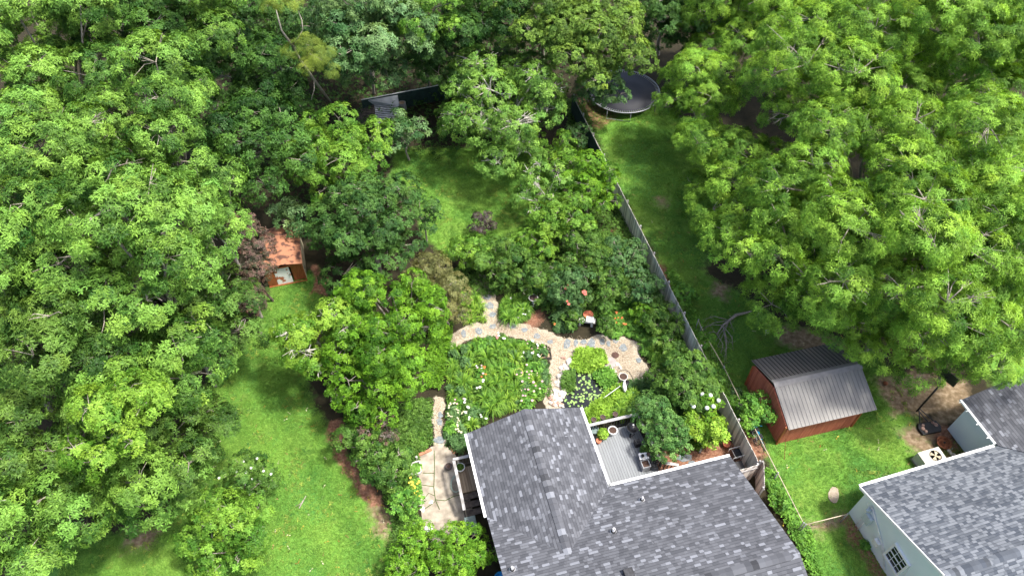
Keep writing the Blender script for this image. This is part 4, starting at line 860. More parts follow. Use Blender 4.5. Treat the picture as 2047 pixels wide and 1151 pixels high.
TREES = [
 # name, kind, cx, cy, rpx, z, label, opts
 ('broadleaf_tree', 'star', 85, 110, 175, 12.5, 'tall bright green tree filling the top left corner', dict(group=G_L, nl=20, bare=2)),
 ('broadleaf_tree', 'star', 318, 265, 150, 12, 'tall bright green tree with bare pale twigs on its crown, left of the dark woodland', dict(group=G_L, nl=17, bare=4)),
 ('broadleaf_tree', 'star', 120, 330, 165, 11.5, 'tall bright green tree at the left edge just below the top corner tree', dict(group=G_L, nl=19, bare=3)),
 ('broadleaf_tree', 'star', 45, 540, 150, 11, 'bright green tree cut by the left edge level with the rusty shed', dict(group=G_L, nl=17, bare=2)),
 ('broadleaf_tree', 'star', 275, 500, 180, 11.5, 'largest bright green tree, left of the purple-leaved plum tree', dict(group=G_L, nl=22, bare=3)),
 ('broadleaf_tree', 'starlow', 425, 650, 115, 4.8, 'darker green tree leaning over the left lawn below the plum tree', dict(group=G_L, nl=15)),
 ('broadleaf_tree', 'star', 420, 400, 90, 10, 'rounded green crown between the largest left tree and the dark woodland', dict(group=G_L, nl=12)),
 ('broadleaf_tree', 'starlow', 100, 740, 165, 9, 'dark green tree with a deep shadowed gap above it at the left edge', dict(group=G_L, nl=19)),
 ('broadleaf_tree', 'star', 300, 730, 150, 7.5, 'green tree beside the narrow part of the left lawn', dict(group=G_L, nl=17)),
 ('broadleaf_tree', 'lime', 222, 850, 100, 10.0, 'yellow-green crown, the yellowest of the left boundary trees', dict(group=G_L, nl=13, lr=.36)),
 ('broadleaf_tree', 'starlow', 345, 880, 110, 5, 'dark green tree whose crown edges the left lawn above the white-flowered shrub', dict(group=G_L, nl=14)),
 ('broadleaf_tree', 'star', 235, 965, 135, 5.2, 'mid green tree above the shaded bottom left corner of the lawn', dict(group=G_L, nl=18)),
 ('broadleaf_tree', 'star', 45, 1025, 140, 7, 'mid green tree filling the bottom left corner', dict(group=G_L, nl=18)),
 ('broadleaf_tree', 'starlow', 15, 900, 110, 8.5, 'bluish green tree cut by the left edge above the bottom left corner tree', dict(group=G_L, nl=13)),
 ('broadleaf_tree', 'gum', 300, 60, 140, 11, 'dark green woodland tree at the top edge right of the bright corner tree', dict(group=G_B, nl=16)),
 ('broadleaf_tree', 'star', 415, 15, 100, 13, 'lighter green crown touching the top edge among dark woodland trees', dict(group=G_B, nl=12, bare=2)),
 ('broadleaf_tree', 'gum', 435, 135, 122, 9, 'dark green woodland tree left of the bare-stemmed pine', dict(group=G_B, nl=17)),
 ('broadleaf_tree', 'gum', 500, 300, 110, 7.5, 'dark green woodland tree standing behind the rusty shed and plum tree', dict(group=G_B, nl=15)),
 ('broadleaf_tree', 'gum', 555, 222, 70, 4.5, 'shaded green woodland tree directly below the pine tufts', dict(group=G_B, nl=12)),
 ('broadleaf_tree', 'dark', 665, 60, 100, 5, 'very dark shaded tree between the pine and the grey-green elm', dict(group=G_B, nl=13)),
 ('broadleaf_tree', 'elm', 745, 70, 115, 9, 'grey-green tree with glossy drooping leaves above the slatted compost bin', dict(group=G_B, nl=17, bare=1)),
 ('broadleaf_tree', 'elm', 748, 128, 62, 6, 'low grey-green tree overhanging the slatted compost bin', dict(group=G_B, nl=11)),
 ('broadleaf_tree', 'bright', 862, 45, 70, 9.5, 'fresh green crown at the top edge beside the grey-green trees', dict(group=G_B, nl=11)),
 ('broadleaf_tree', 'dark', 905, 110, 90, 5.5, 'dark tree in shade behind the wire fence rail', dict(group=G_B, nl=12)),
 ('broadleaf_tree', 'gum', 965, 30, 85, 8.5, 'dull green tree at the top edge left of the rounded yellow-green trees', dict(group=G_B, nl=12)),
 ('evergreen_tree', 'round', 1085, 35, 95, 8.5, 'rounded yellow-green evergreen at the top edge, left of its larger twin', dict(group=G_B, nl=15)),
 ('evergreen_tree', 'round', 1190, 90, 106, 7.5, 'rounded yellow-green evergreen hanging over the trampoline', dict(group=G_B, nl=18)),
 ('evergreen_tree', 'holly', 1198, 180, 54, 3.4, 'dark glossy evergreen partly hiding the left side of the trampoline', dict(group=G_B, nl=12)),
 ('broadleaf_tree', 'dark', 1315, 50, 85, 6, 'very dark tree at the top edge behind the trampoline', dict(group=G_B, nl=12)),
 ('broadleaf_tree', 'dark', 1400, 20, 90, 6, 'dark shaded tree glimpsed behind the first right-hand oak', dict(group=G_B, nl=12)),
 ('locust_tree', 'locust', 1000, 228, 148, 3.9, 'light green open-crowned tree with pale branches in the middle of the garden', dict(nl=26, lr=.27, bare=5, rzf=.7, bark='barkpale')),
 ('broadleaf_tree', 'bright', 680, 318, 104, 4.6, 'bright green tree standing behind the dark bushy evergreen', dict(nl=20, lr=.33)),
 ('evergreen_tree', 'dark', 740, 455, 118, 4.2, 'dark green bushy evergreen between the two lawns', dict(nl=24, lr=.32, dens=1.05)),
 ('spiky_shrub', 'elm', 810, 265, 46, 2.6, 'spiky green shrub with upright flower spikes below the compost bin', dict(cat='shrub', nl=10, bare=3)),
 ('conifer_shrub', 'dark', 845, 420, 38, 3.0, 'narrow dark conifer on the left rim of the middle lawn', dict(cat='shrub', nl=9, rzf=1.2)),
 ('hornbeam_tree', 'horn', 785, 655, 124, 4.2, 'dense rich green tree in the middle left of the garden', dict(nl=26, lr=.30, dens=1.05)),
 ('broadleaf_tree', 'horn', 752, 762, 98, 3.2, 'rich green lower tree above the small bronze-tipped bush', dict(nl=20, lr=.32)),
 ('broadleaf_tree', 'lime', 650, 670, 90, 4.2, 'yellow-green tree leaning over the left lawn with pale branches showing', dict(nl=17, lr=.34, bare=4, bark='barkpale')),
 ('juniper_shrub', 'juniper', 860, 562, 56, 2.4, 'upper olive-brown juniper beside the rich green tree', dict(cat='shrub', nl=11, rzf=.9)),
 ('juniper_shrub', 'juniper', 893, 610, 55, 2.1, 'lower olive-brown juniper beside the straw path', dict(cat='shrub', nl=11, rzf=.9)),
 ('plum_tree', 'plum', 500, 490, 52, 5.2, 'purple-brown leaved plum tree beside the rusty shed', dict(nl=14, dens=1.25, bark='barkdark', r0=.07, lobes=[(483, 455, 34, 5.2), (511, 490, 34, 5.0), (486, 510, 40, 4.6), (516, 540, 30, 4.2), (491, 570, 38, 3.6), (506, 605, 26, 2.8), (461, 440, 20, 5.0), (466, 545, 26, 4.0), (476, 600, 22, 3.2)])),
 ('evergreen_shrub', 'elm', 578, 428, 40, 2.8, 'grey-green shrub rising behind the rusty shed roof', dict(cat='shrub', nl=10)),
 ('maple_shrub', 'maroon', 965, 447, 29, 1.3, 'small dark purple maple alone on the middle lawn', dict(cat='shrub', nl=11, rzf=.8, lr=.34)),
 ('magnolia_tree', 'locust', 1092, 388, 70, 2.6, 'light green small tree on the right rim of the middle lawn', dict(nl=16, lr=.30, bare=4, bark='barkpale')),
 ('broadleaf_tree', 'horn', 1180, 368, 66, 3.0, 'deep green rounded tree against the wooden fence', dict(nl=17, lr=.32, bare=1)),
 ('broadleaf_tree', 'bright', 1130, 440, 58, 2.6, 'low bright green tree below the deep green one by the fence', dict(nl=14, bare=2)),
 ('flowering_shrub', 'holly', 1160, 270, 26, 1.5, 'small silvery green shrub against the dark green fence screen', dict(cat='shrub', nl=8)),
 ('shrub', 'bright', 940, 505, 42, 1.6, 'bright green shrub at the foot of the middle lawn, left of the twin', dict(cat='shrub', nl=10)),
 ('shrub', 'bush', 1005, 528, 50, 1.8, 'rich green shrub right above the head of the straw path', dict(cat='shrub', nl=12)),
 ('shrub', 'bright', 1060, 500, 46, 1.7, 'bright green shrub right of the purple maple', dict(cat='shrub', nl=11)),
 ('shrub', 'bush', 1075, 558, 44, 1.5, 'green shrub behind the stone birdbath', dict(cat='shrub', nl=11)),
 ('shrub', 'bush', 1165, 512, 52, 1.7, 'green shrub in the middle of the right-hand border', dict(cat='shrub', nl=12)),
 ('shrub', 'holly', 1245, 520, 46, 1.5, 'dark green shrub in the right-hand border near the fence', dict(cat='shrub', nl=11)),
 ('rose_shrub', 'holly', 1138, 574, 46, 1.5, 'dark leafy shrub with coral red flowers behind the stone bench', dict(cat='shrub', nl=12)),
 ('shrub', 'bush', 1215, 575, 44, 1.5, 'green shrub right of the coral-flowered shrub', dict(cat='shrub', nl=11)),
 ('shrub', 'holly', 1280, 580, 42, 1.4, 'dark green shrub touching the fence above the garden corner', dict(cat='shrub', nl=10)),
 ('shrub', 'bush', 1215, 650, 22, .8, 'small round green shrub right of the stone bench', dict(cat='shrub', nl=8)),
 ('shrub', 'bush', 1143, 640, 20, .7, 'small round green shrub left of the stone bench', dict(cat='shrub', nl=8)),
 ('shrub', 'clip', 1282, 628, 24, .9, 'light green mound in the border beside orange flowers', dict(cat='shrub', nl=8)),
 ('shrub', 'bush', 1325, 640, 38, 1.2, 'green shrub in the angle between border and fence', dict(cat='shrub', nl=10)),
 ('shrub', 'bush', 1328, 682, 32, .8, 'light green leafy shrub beside the end of the straw path', dict(cat='shrub', nl=10)),
 ('laurel_shrub', 'bush', 1372, 768, 66, 1.8, 'large glossy green shrub against the fence right of the pond', dict(cat='shrub', nl=20, lr=.38, dens=1.2)),
 ('holly_shrub', 'variegated', 1306, 830, 42, 1.7, 'upper part-silvery small-leaved shrub beside the grey deck', dict(cat='shrub', lr=.45, dens=1.2, nl=14)),
 ('holly_shrub', 'variegated', 1331, 882, 43, 1.7, 'lower small-leaved shrub overhanging the grey deck rail', dict(cat='shrub', lr=.45, dens=1.2, nl=14)),
 ('hydrangea_shrub', 'clip', 1405, 812, 38, 1.5, 'green hydrangea with white flower heads against the fence', dict(cat='shrub', nl=11)),
 ('young_shrub', 'big', 1412, 858, 38, 1.7, 'pale yellow-green big-leaved shrub below the hydrangea', dict(cat='shrub', nl=9)),
 ('bronze_shrub', 'bush', 725, 880, 46, 1.9, 'green shrub at the top of the red dirt strip', dict(cat='shrub', nl=11)),
 ('bronze_shrub', 'plum', 760, 862, 36, 2.2, 'bronze-twigged shrub above the red dirt strip', dict(cat='shrub', nl=9, bare=3, dens=.7)),
 ('shrub', 'bush', 772, 925, 52, 1.7, 'spreading green shrub between the red dirt strip and the patio', dict(cat='shrub', nl=14)),
 ('shrub', 'vine', 810, 1002, 30, 1.1, 'light green shrub spilling towards the patio', dict(cat='shrub', nl=9)),
 ('hedge_shrub', 'clip', 834, 1082, 42, 1.4, 'vivid green shrub below the bare sandy patch', dict(cat='shrub', nl=12)),
 ('hedge_shrub', 'clip', 812, 1142, 46, 1.4, 'vivid green shrub at the bottom edge left of the clipped one', dict(cat='shrub', nl=12)),
 ('clipped_shrub', 'clip', 918, 1120, 66, 1.9, 'dense clipped bright green shrub against the left side of the house', dict(cat='shrub', nl=18, lr=.34, dens=1.1)),
 ('dogwood_shrub', 'bright', 452, 1064, 80, 2.4, 'vivid green spreading shrub in the lawn at the bottom left', dict(cat='shrub', nl=19, lr=.38, dens=1.15)),
 ('white_flowering_shrub', 'bush', 494, 965, 62, 1.6, 'green shrub dotted with white flowers above the vivid green one', dict(cat='shrub', nl=13)),
 ('shrub', 'vine', 1560, 1000, 22, .8, 'light green shrub growing against the right end of the main house', dict(cat='shrub', nl=7)),
 ('shrub', 'vine', 1512, 822, 36, 1.2, 'leafy green shrub against the left wall of the red shed', dict(cat='shrub', nl=9)),
 ('shrub', 'vine', 1365, 590, 26, .8, 'small green shrub growing on the far side of the wooden fence', dict(cat='shrub', nl=8)),
 ('shrub', 'vine', 1410, 680, 20, .7, 'small green shrub near the fallen branch beyond the fence', dict(cat='shrub', nl=7)),
 ('shrub', 'vine', 1435, 745, 18, .6, 'smallest green shrub beyond the fence, left of the wire fence post', dict(cat='shrub', nl=6)),
 ('shrub', 'bright', 1105, 305, 46, 1.8, 'green shrub in shade right of the pale-branched tree', dict(cat='shrub', nl=9)),
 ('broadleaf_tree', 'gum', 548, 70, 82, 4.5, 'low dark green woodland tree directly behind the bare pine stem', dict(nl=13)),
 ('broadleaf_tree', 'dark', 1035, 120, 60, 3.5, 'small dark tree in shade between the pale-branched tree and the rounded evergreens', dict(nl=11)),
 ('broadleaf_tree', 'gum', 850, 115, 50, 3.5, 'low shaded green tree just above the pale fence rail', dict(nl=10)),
 # the oaks on the right
 ('oak_tree', 'fine', 1394, 200, 88, 5, 'oak whose crown hangs over the right side of the trampoline', dict(group=G_R, nl=16)),
 ('oak_tree', 'fine', 1455, 60, 120, 6, 'oak at the top edge nearest the trampoline', dict(group=G_R, nl=17)),
 ('oak_tree', 'fine', 1600, 30, 125, 8, 'oak at the top edge behind the two middle oaks', dict(group=G_R, nl=16, bare=3)),
 ('oak_tree', 'fine', 1645, 185, 165, 9, 'large bright oak with dead branches in the upper right', dict(group=G_R, nl=22, bare=5)),
 ('oak_tree', 'fine', 1790, 60, 120, 9, 'oak in the shade of the top right oaks', dict(group=G_R, nl=14)),
 ('oak_tree', 'fine', 1940, 120, 175, 11.5, 'large yellow-green oak in the top right corner', dict(group=G_R, nl=22, bare=1)),
 ('oak_tree', 'fine', 1462, 368, 116, 4.4, 'lower oak overhanging the strip of lawn beside the fence', dict(group=G_R, nl=18)),
 ('oak_tree', 'fine', 1690, 395, 160, 8.5, 'bright oak in the middle of the right-hand canopy', dict(group=G_R, nl=21, bare=3)),
 ('oak_tree', 'fine', 1900, 330, 155, 10, 'bright oak below the top right corner', dict(group=G_R, nl=20, bare=4)),
 ('oak_tree', 'fine', 1560, 520, 135, 6, 'lower oak crown above the bare shaded yard and red shed', dict(group=G_R, nl=20, bare=1)),
 ('oak_tree', 'fine', 1800, 560, 170, 8.5, 'big pale green oak with grey limbs above the red shed', dict(group=G_R, nl=23, bare=6)),
 ('oak_tree', 'fine', 2005, 480, 150, 9, 'oak cut by the right edge level with the grey-limbed oak', dict(group=G_R, nl=18, bare=1)),
 ('oak_tree', 'fine', 1715, 645, 88, 5, 'low oak crown drooping over the red shed roof', dict(group=G_R, nl=14)),
 ('oak_tree', 'fine', 1975, 665, 125, 6.2, 'oak hanging over the roof corner of the neighbouring house', dict(group=G_R, nl=18)),
 ('oak_tree', 'fine', 1858, 700, 78, 5, 'small oak crown above the basketball hoop', dict(group=G_R, nl=12)),
]
NT = []
for i, (nm, kind, cx, cy, rp, z, lab, o) in enumerate(TREES):
    if o.get('group') == G_B: g_ = at(cx, cy+z*10); o = dict(o, base=(g_.x, g_.y, 0))
    if kind == 'fine':       # trunks stand back under the far half of their crowns
        o = dict(rzf=.85, **o); g_ = at(cx+(cx-1023)*.02, cy+min(130, z*13)); o['base'] = (g_.x, g_.y, 0)
    NT.append(tree(nm, kind, cx, cy, rp, z, lab, seed=i*13, **o))
# the bare-stemmed pine: leaning trunk, needle tufts at its forks
L_ = []
for lx, ly, lr_, lz in [(590, 100, 20, 10.5), (615, 92, 24, 10.8), (640, 112, 26, 10.4), (618, 130, 20, 10.0), (655, 138, 20, 9.6), (572, 2, 30, 13.5), (545, 8, 20, 13.2)]:
    p = at(lx, ly, lz); r = lr_*depth(p)/F_PX; L_.append((*p, r, r, r*.7))
L_ = np.array(L_); pb = at(660, 205, 0)
root = empty('pine_tree', (pb.x, pb.y, 0), 'pine with a long thin bare trunk and yellow-green needle tufts', 'tree')
q, F, col = crown_arrays(L_, 'needle', 77); mesh_obj('crown', q, F, LEAF, root, col=col)
mb = MB(); mb.tube([pb, at(651, 192, 4), at(628, 160, 7), at(600, 120, 9), at(583, 90, 10.5), at(562, 60, 12), at(552, 20, 13.2)], [.14, .12, .10, .09, .08, .06, .03], 8)
for a, b_ in (((600, 120, 9), (618, 108, 10.6)), ((628, 160, 7), (622, 200, 6)), ((583, 90, 10.5), (605, 60, 11.6)), ((605, 60, 11.6), (596, 22, 12.5)), ((583, 90, 10.5), (592, 98, 10.6)), ((618, 108, 10.6), (650, 125, 10))):
    mb.tube([at(*a), at((a[0]+b_[0])/2+3, (a[1]+b_[1])/2, (a[2]+b_[2])/2), at(*b_)], [.05, .035, .02], 6)
mb.build('trunk', MT['bark'], root, smooth=True)
# ------------------------------------------------------------------ small things
def pot(x, y, z, r, h, label, m='terracotta', soil='soilpot', name='plant_pot', group=None, rim=.03, cat='pot'):
    """round pot whose rim centre is seen at pixel (x,y), standing on height z"""
    p = at(x, y, z+h); p.z = z; o = empty(name, p, label, cat, group)
    MB().lathe(p, [(r*.72, 0), (r*.95, h*.85), (r+rim*.3, h*.86), (r+rim*.3, h), (r-.03, h), (r-.04, h*.85)], 22).build('pot', MT[m], o, smooth=False)
    MB().lathe(p+Vector((0, 0, h-.05)), [(0.001, .02), (r*.5, .012), (r-.035, 0)], 18, ring=True).build('soil', MT[soil], o)
    return o, p
def tuft(parent, c, r, kind, n, seed, h=.3, name='foliage'):
    rng = np.random.default_rng(seed); v = norm(rng.normal(size=(n, 3))); v[:, 2] = np.abs(v[:, 2]); k = KIND[kind]
    P = np.array(c)+v*np.array([r, r, h])*rng.uniform(.4, 1, (n, 1)); T = np.array(k['c1'])+(np.array(k['c2'])-np.array(k['c1']))*rng.uniform(0, 1, (n, 1))
    q, F, cl = leaves(P, norm(v+np.array([0, 0, .6])), rng, k['m'], k['ln'], k['wd'], k['droop'], tint=T); return mesh_obj(name, q, F, LEAF, parent, col=cl)
def blossom(parent, p, r, m, name='flower', n=7):
    mb = MB(); a0 = random.random()*6
    for i in range(n):
        a = a0+6.283*i/n; q = Vector(p)+Vector((math.cos(a)*r*.55, math.sin(a)*r*.55, 0)); d = Vector((math.cos(a), math.sin(a), .25)); t = Vector((-math.sin(a), math.cos(a), 0))
        b = len(mb.v); mb._add([Vector(p), q+t*r*.35, Vector(p)+d*r, q-t*r*.35], [(0, 1, 2, 3)])
    mb.lathe(Vector(p)+Vector((0, 0, .0)), [(.0, r*.35), (r*.3, r*.2), (r*.32, 0)], 8, ring=True)
    return mb.build(name, m, parent)
WH = mat('white_petals', (.70, .70, .68), .6, var=.05); CO = mat('coral_petals', (.55, .12, .09), .6, var=.2); OR = mat('orange_petals', (.55, .15, .04), .6, var=.2)
YE = mat('yellow_petals', (.60, .48, .06), .6, var=.15); PI = mat('pink_petals', (.50, .30, .33), .6, var=.2); CR = mat('cream_petals', (.58, .55, .35), .6, var=.1)
def find(lab): return [o for o in NT if o['label'] == lab][0]
rnd = random.Random(21)
hy = find('green hydrangea with white flower heads against the fence')
for x, y, z in ((1379, 806, 2.4), (1386, 812, 2.4), (1413, 815, 2.5), (1426, 812, 2.5), (1404, 788, 2.5), (1420, 790, 2.5), (1436, 800, 2.2)):
    p = at(x, y, z); mb = MB().lathe(p, [(0.001, .12), (.07, .10), (.12, .03), (.11, -.04), (.04, -.08)], 12); mb.build('flower_head', WH, hy, smooth=True)
ws = find('green shrub dotted with white flowers above the vivid green one')
for x, y in ((487, 922), (514, 916), (502, 935), (473, 942), (527, 941), (542, 947), (438, 955), (492, 944), (504, 957), (492, 968), (469, 978), (434, 990), (446, 1002), (500, 987), (491, 960), (520, 960), (480, 958)):
    blossom(ws, at(x, y, rnd.uniform(2.2, 2.6)), .07, WH)
rs2 = find('dark leafy shrub with coral red flowers behind the stone bench')
for x, y, r in ((1168, 584, .17), (1138, 570, .12), (1131, 577, .11), (1137, 608, .10), (1134, 602, .09), (1170, 588, .12)): blossom(rs2, at(x, y, 2.1), r, CO, n=9)
# birdbath
p = at(1066, 595, .72); p.z = 0; o = empty('birdbath', p, 'round grey stone birdbath on a pedestal beside the shrubs', 'birdbath')
MB().lathe(p, [(.17, 0), (.17, .06), (.09, .12), (.07, .35), (.10, .60), (.16, .66)], 20).build('pedestal', MT['stonewhite'], o, smooth=True)
MB().lathe(p, [(.10, .62), (.28, .70), (.31, .76), (.27, .76), (.22, .71), (.05, .69)], 24).build('bowl', MT['stonewhite'], o, smooth=True)
MB().lathe(p, [(0.001, .735), (.245, .735)], 20, ring=True).build('water', MT['potdark'], o)
# stone bench and what stands on it
p = at(1172, 640, .42); p.z = 0; bM = Matrix.Translation(p) @ Matrix.Rotation(math.radians(-8), 4, 'Z'); o = empty('stone_bench', p, 'weathered white stone bench in the border behind the straw path', 'bench')
MB(bM).box((0, 0, .41), (1.12, .38, .07)).build('seat', MT['stonewhite'], o, bevel=.01)
for s in (-1, 1): MB(bM).box((s*.36, -.03, .19), (.14, .28, .37)).build('leg', MT['stonewhite'], o, bevel=.01)
q = bM @ Vector((.22, -.02, .45)); o = empty('white_box', q, 'square white tray with raised rim standing on the stone bench', 'tray')
MB(bM).box((.22, -.02, .51), (.44, .40, .12)).build('body', MT['white'], o, bevel=.02); b_ = MB(bM)
for a in ((.22, .17, .43, .04), (.22, -.21, .43, .04), (.01, -.02, .04, .34), (.43, -.02, .04, .34)): b_.box((a[0], a[1], .585), (a[2], a[3], .03))
b_.build('rim', MT['whitedirty'], o)
pot(1176, 628, 0, .30, .55, 'wide terracotta bowl behind the stone bench', soil='terracotta')
# pots, discs and others in the garden
pot(1246, 752, 0, .26, .42, 'cream-rimmed pot of soil at the right rim of the pond', 'acwhite')
pot(1252, 765, 0, .17, .30, 'small black pot beside the white heron', 'black', 'black')
p = at(1230, 709, .05); p.z = 0; o = empty('metal_disc', p, 'dark rusty round lid lying on the straw path above the pale slab', 'lid')
MB().lathe(p, [(.21, .01), (.22, .045), (.20, .06), (.17, .05), (.02, .055)], 24).build('lid', mat('brown_lid', (.07, .035, .025), .8, var=.3, scale=9), o)
# heron statue: one continuous body by lathe rings along a bent spine
p = at(1246, 785, .0); o = empty('heron_statue', p, 'white heron statue with its head down on the right bank of the pond', 'statue')
MB().tube([p+Vector(v) for v in ((.02, -.22, .42), (.02, -.1, .50), (0, .06, .62), (-.02, .2, .76), (-.01, .26, .90), (.0, .22, 1.0), (-.04, .14, 1.02), (-.12, .04, .98))], [.02, .10, .13, .07, .045, .04, .045, .012], 12).build('body', WH, o, smooth=True)
for s in (-.04, .04): MB().tube([p+Vector((s, .02, .55)), p+Vector((s, .0, .25)), p+Vector((s, .02, .0))], .012, 6).build('leg', MT['darkmetal'], o)
a, b = at(1240, 771, .5), at(1204, 797, .15); o = MB().tube([a, b], .018, 6).build('white_rod', MT['white'], loc=(b.x, b.y, 0)); tag(o, 'thin white rod slanting over the pond from beside the heron', 'rod')
o = MB().tube([at(*v, .04) for v in ((1233, 746), (1240, 741), (1250, 739), (1258, 743), (1263, 752), (1266, 760), (1264, 768))], .014, 6).build('cable', MT['black'], loc=at(1250, 750)); tag(o, 'black cable looping round the cream-rimmed pot', 'cable')
# wooden stool-like box at the end of the flower bed
p = at(1095, 708, .3); p.z = 0; sM = Matrix.Translation(p) @ Matrix.Rotation(.1, 4, 'Z'); o = empty('wooden_planter', p, 'small brown open wooden planter box at the right end of the flower bed', 'planter')
b_ = MB(sM)
for s in (-1, 1): b_.box((s*.2, 0, .15), (.03, .45, .3)); b_.box((0, s*.21, .15), (.37, .03, .3))
b_.build('frame', MT['wooddark'], o); MB(sM).box((0, -.02, .12), (.36, .38, .02)).build('base', MT['woodtan'], o); MB(sM).bar((-.45, -.1, .35), (-.2, .15, .42), .03).bar((-.45, -.2, .3), (-.2, -.2, .3), .03).build('handle', MT['woodtan'], o)
p = at(994, 674, .5); o = empty('garden_ornament', (p.x, p.y, 0), 'dusky pink leaf-shaped ornament on a stake at the top of the flower bed', 'ornament')
MB().slab([p+Vector(v) for v in ((0, -.16, 0), (.09, -.04, .03), (.08, .12, .05), (0, .2, .06), (-.08, .1, .05), (-.08, -.05, .03))], .015).build('plate', mat('dusky_pink', (.34, .16, .13), .6), o)
MB().tube([Vector((p.x, p.y, 0)), p-Vector((0, 0, .02))], .01, 5).build('stake', MT['darkmetal'], o)
p = at(1021, 606, .0); o = empty('small_statue', p, 'small white figure-like statue among lilies left of the birdbath', 'statue')
MB().lathe(p, [(.08, 0), (.08, .05), (.05, .1), (.07, .25), (.06, .38), (.03, .42), (.055, .48), (.045, .55), (.0, .58)], 12).build('figure', MT['stonewhite'], o, smooth=True)
hp = at(1037, 747, .45); o = MB().tube([hp+Vector((math.cos(a)*.26, math.sin(a)*.30, .02*a)) for a in np.linspace(0, 12, 40)], .013, 5).build('garden_hose', MT['hoseyel'], loc=hp); tag(o, 'yellow-green hose coiled on the plants of the flower bed', 'hose')
# patio
pot(897, 931, 0, .19, .25, 'dark brown pot standing on the patio beside the porch', 'potdark')
po, pp = pot(920, 933, .75, .24, .22, 'white pot with green plant on the corner of the porch', 'white'); tuft(po, pp+Vector((0, 0, .2)), .17, 'bush', 70, 5, .12)
p = at(857, 1056, .38); p.z = 0; o = empty('bucket', p, 'white lidded bucket on the lower left of the patio', 'bucket')
MB().lathe(p, [(.16, 0), (.185, .34)], 22).build('body', MT['whitedirty'], o, smooth=False); MB().lathe(p, [(.20, .34), (.20, .375), (.17, .385), (.0, .38)], 22).build('lid', MT['white'], o)
mb = MB()
for k in range(3): mb.tube([at(912, 968, 0)+Vector((math.cos(a)*(.30+.03*k)*.8, math.sin(a)*(.42+.03*k), .06+.03*k)) for a in np.linspace(.4, 6.1, 22)], .014, 5)
o = mb.build('garden_hose', MT['hose'], loc=at(912, 968)); tag(o, 'grey-green hose coiled beside the porch rail', 'hose')
p = at(941, 1043, 1.0); p.z = 0; o = empty('wheeled_bin', p, 'grey-green wheeled bin in the shade beside the porch steps', 'bin'); wM = Matrix.Translation(p) @ Matrix.Rotation(math.radians(14), 4, 'Z')
MB(wM).box((0, 0, .5), (.5, .55, .92)).build('body', MT['greenbin'], o, bevel=.03); MB(wM).box((0, 0, .98), (.56, .62, .05)).build('lid', MT['greenbin'], o, bevel=.02); MB(wM).tube([(-.2, -.32, .93), (.2, -.32, .93)], .02, 6).build('handle', MT['black'], o)
for s in (-1, 1): MB(wM).tube([(s*.24, -.26, .12), (s*.29, -.26, .12)], .12, 14).build('wheel', MT['rubber'], o)
def planter_box(pts, h, m, label, soil=True, name='planter_box'):
    P = [at(x, y, h) for x, y in pts]; c = sum(P, Vector())/len(P); o = empty(name, (c.x, c.y, 0), label, 'planter'); mb = MB()
    for i in range(len(P)):
        a, b = P[i], P[(i+1) % len(P)]; d = (b-a).normalized()*.03; mb.bar(Vector((a.x, a.y, h/2))+d, Vector((b.x, b.y, h/2))-d, .05, h)
    mb.build('frame', MT[m], o); return o, c
po, c_ = planter_box([(823, 925), (838, 920), (842, 943), (824, 949)], .25, 'stonewhite', 'square pale planter box of green leaves at the left rim of the patio'); tuft(po, (c_.x, c_.y, .15), .3, 'vine', 90, 6, .2)
o = MB().prism([tuple(at(x, y)[:2]) for x, y in ((835, 908), (862, 897), (864, 901), (837, 913))], 0, .12).build('brick_edging', MT['brick'], loc=at(850, 905), bevel=.01); tag(o, 'row of orange-red bricks at the top left of the patio', 'edging')
o = MB().prism([tuple(at(x, y)[:2]) for x, y in ((898, 892), (914, 895), (915, 905), (906, 908))], 0, .09).build('brick_stack', MT['brick'], loc=at(905, 900), bevel=.01); tag(o, 'loose red bricks at the top right of the patio', 'bricks')
p = at(832, 912, .3); o = MB().lathe((p.x, p.y, 0), [(.07, 0), (.06, .1), (.04, .2), (.06, .28), (.0, .34)], 10).build('garden_ornament', MT['stonewhite'], loc=(p.x, p.y, 0)); tag(o, 'small white ornament at the upper left corner of the patio', 'ornament')
for i, (x, y, r) in enumerate(((862, 1004, .13), (845, 1018, .12), (840, 1008, .10))): rock(at(x, y), r, MT['stonewhite'], 'pale loose stone on the weedy left side of the patio', 'pale stones on the patio', .4)
p = at(1001, 1156, .3); o = MB().lathe((p.x, p.y, 0), [(.30, 0), (.34, .35), (.30, .36), (.28, .1)], 20).build('paddling_pool', MT['tarp'], loc=(p.x, p.y, 0)); tag(o, 'sliver of a bright blue tub at the bottom edge beside the house', 'tub')
# on the deck
Zd = .605
pot(1188, 858, Zd, .24, .35, 'round dark green covered tub in the top left corner of the grey deck', 'greenbin', 'greenbin')
po, pp = pot(1206, 866, Zd, .22, .42, 'pot overflowing with lime green plant on the grey deck', 'limepot'); tuft(po, pp+Vector((0, 0, .36)), .27, 'big', 170, 8, .2).data.materials[0] = LEAF
pot(1225, 859, Zd, .25, .35, 'white pot of dark soil on the grey deck', 'white')
pot(1197, 880, Zd, .14, .22, 'small dark red pot below the lime green plant on the deck', 'terracotta')
for x, y, lab in ((1187, 838, 'left hanging pot on the outer deck rail'), (1205, 833, 'middle hanging pot on the outer deck rail'), (1230, 827, 'right hanging pot on the outer deck rail')): pot(x, y, 1.22, .14, .26, lab, 'potdark')
p = at(1265, 853, Zd+.75); p.z = Zd; o = empty('kettle_grill', p, 'round black kettle grill in the top right corner of the deck', 'grill')
MB().lathe(p, [(.03, .45), (.22, .5), (.29, .66), (.30, .70), (.24, .84), (.10, .92), (.0, .94)], 24).build('kettle', MT['black'], o, smooth=True)
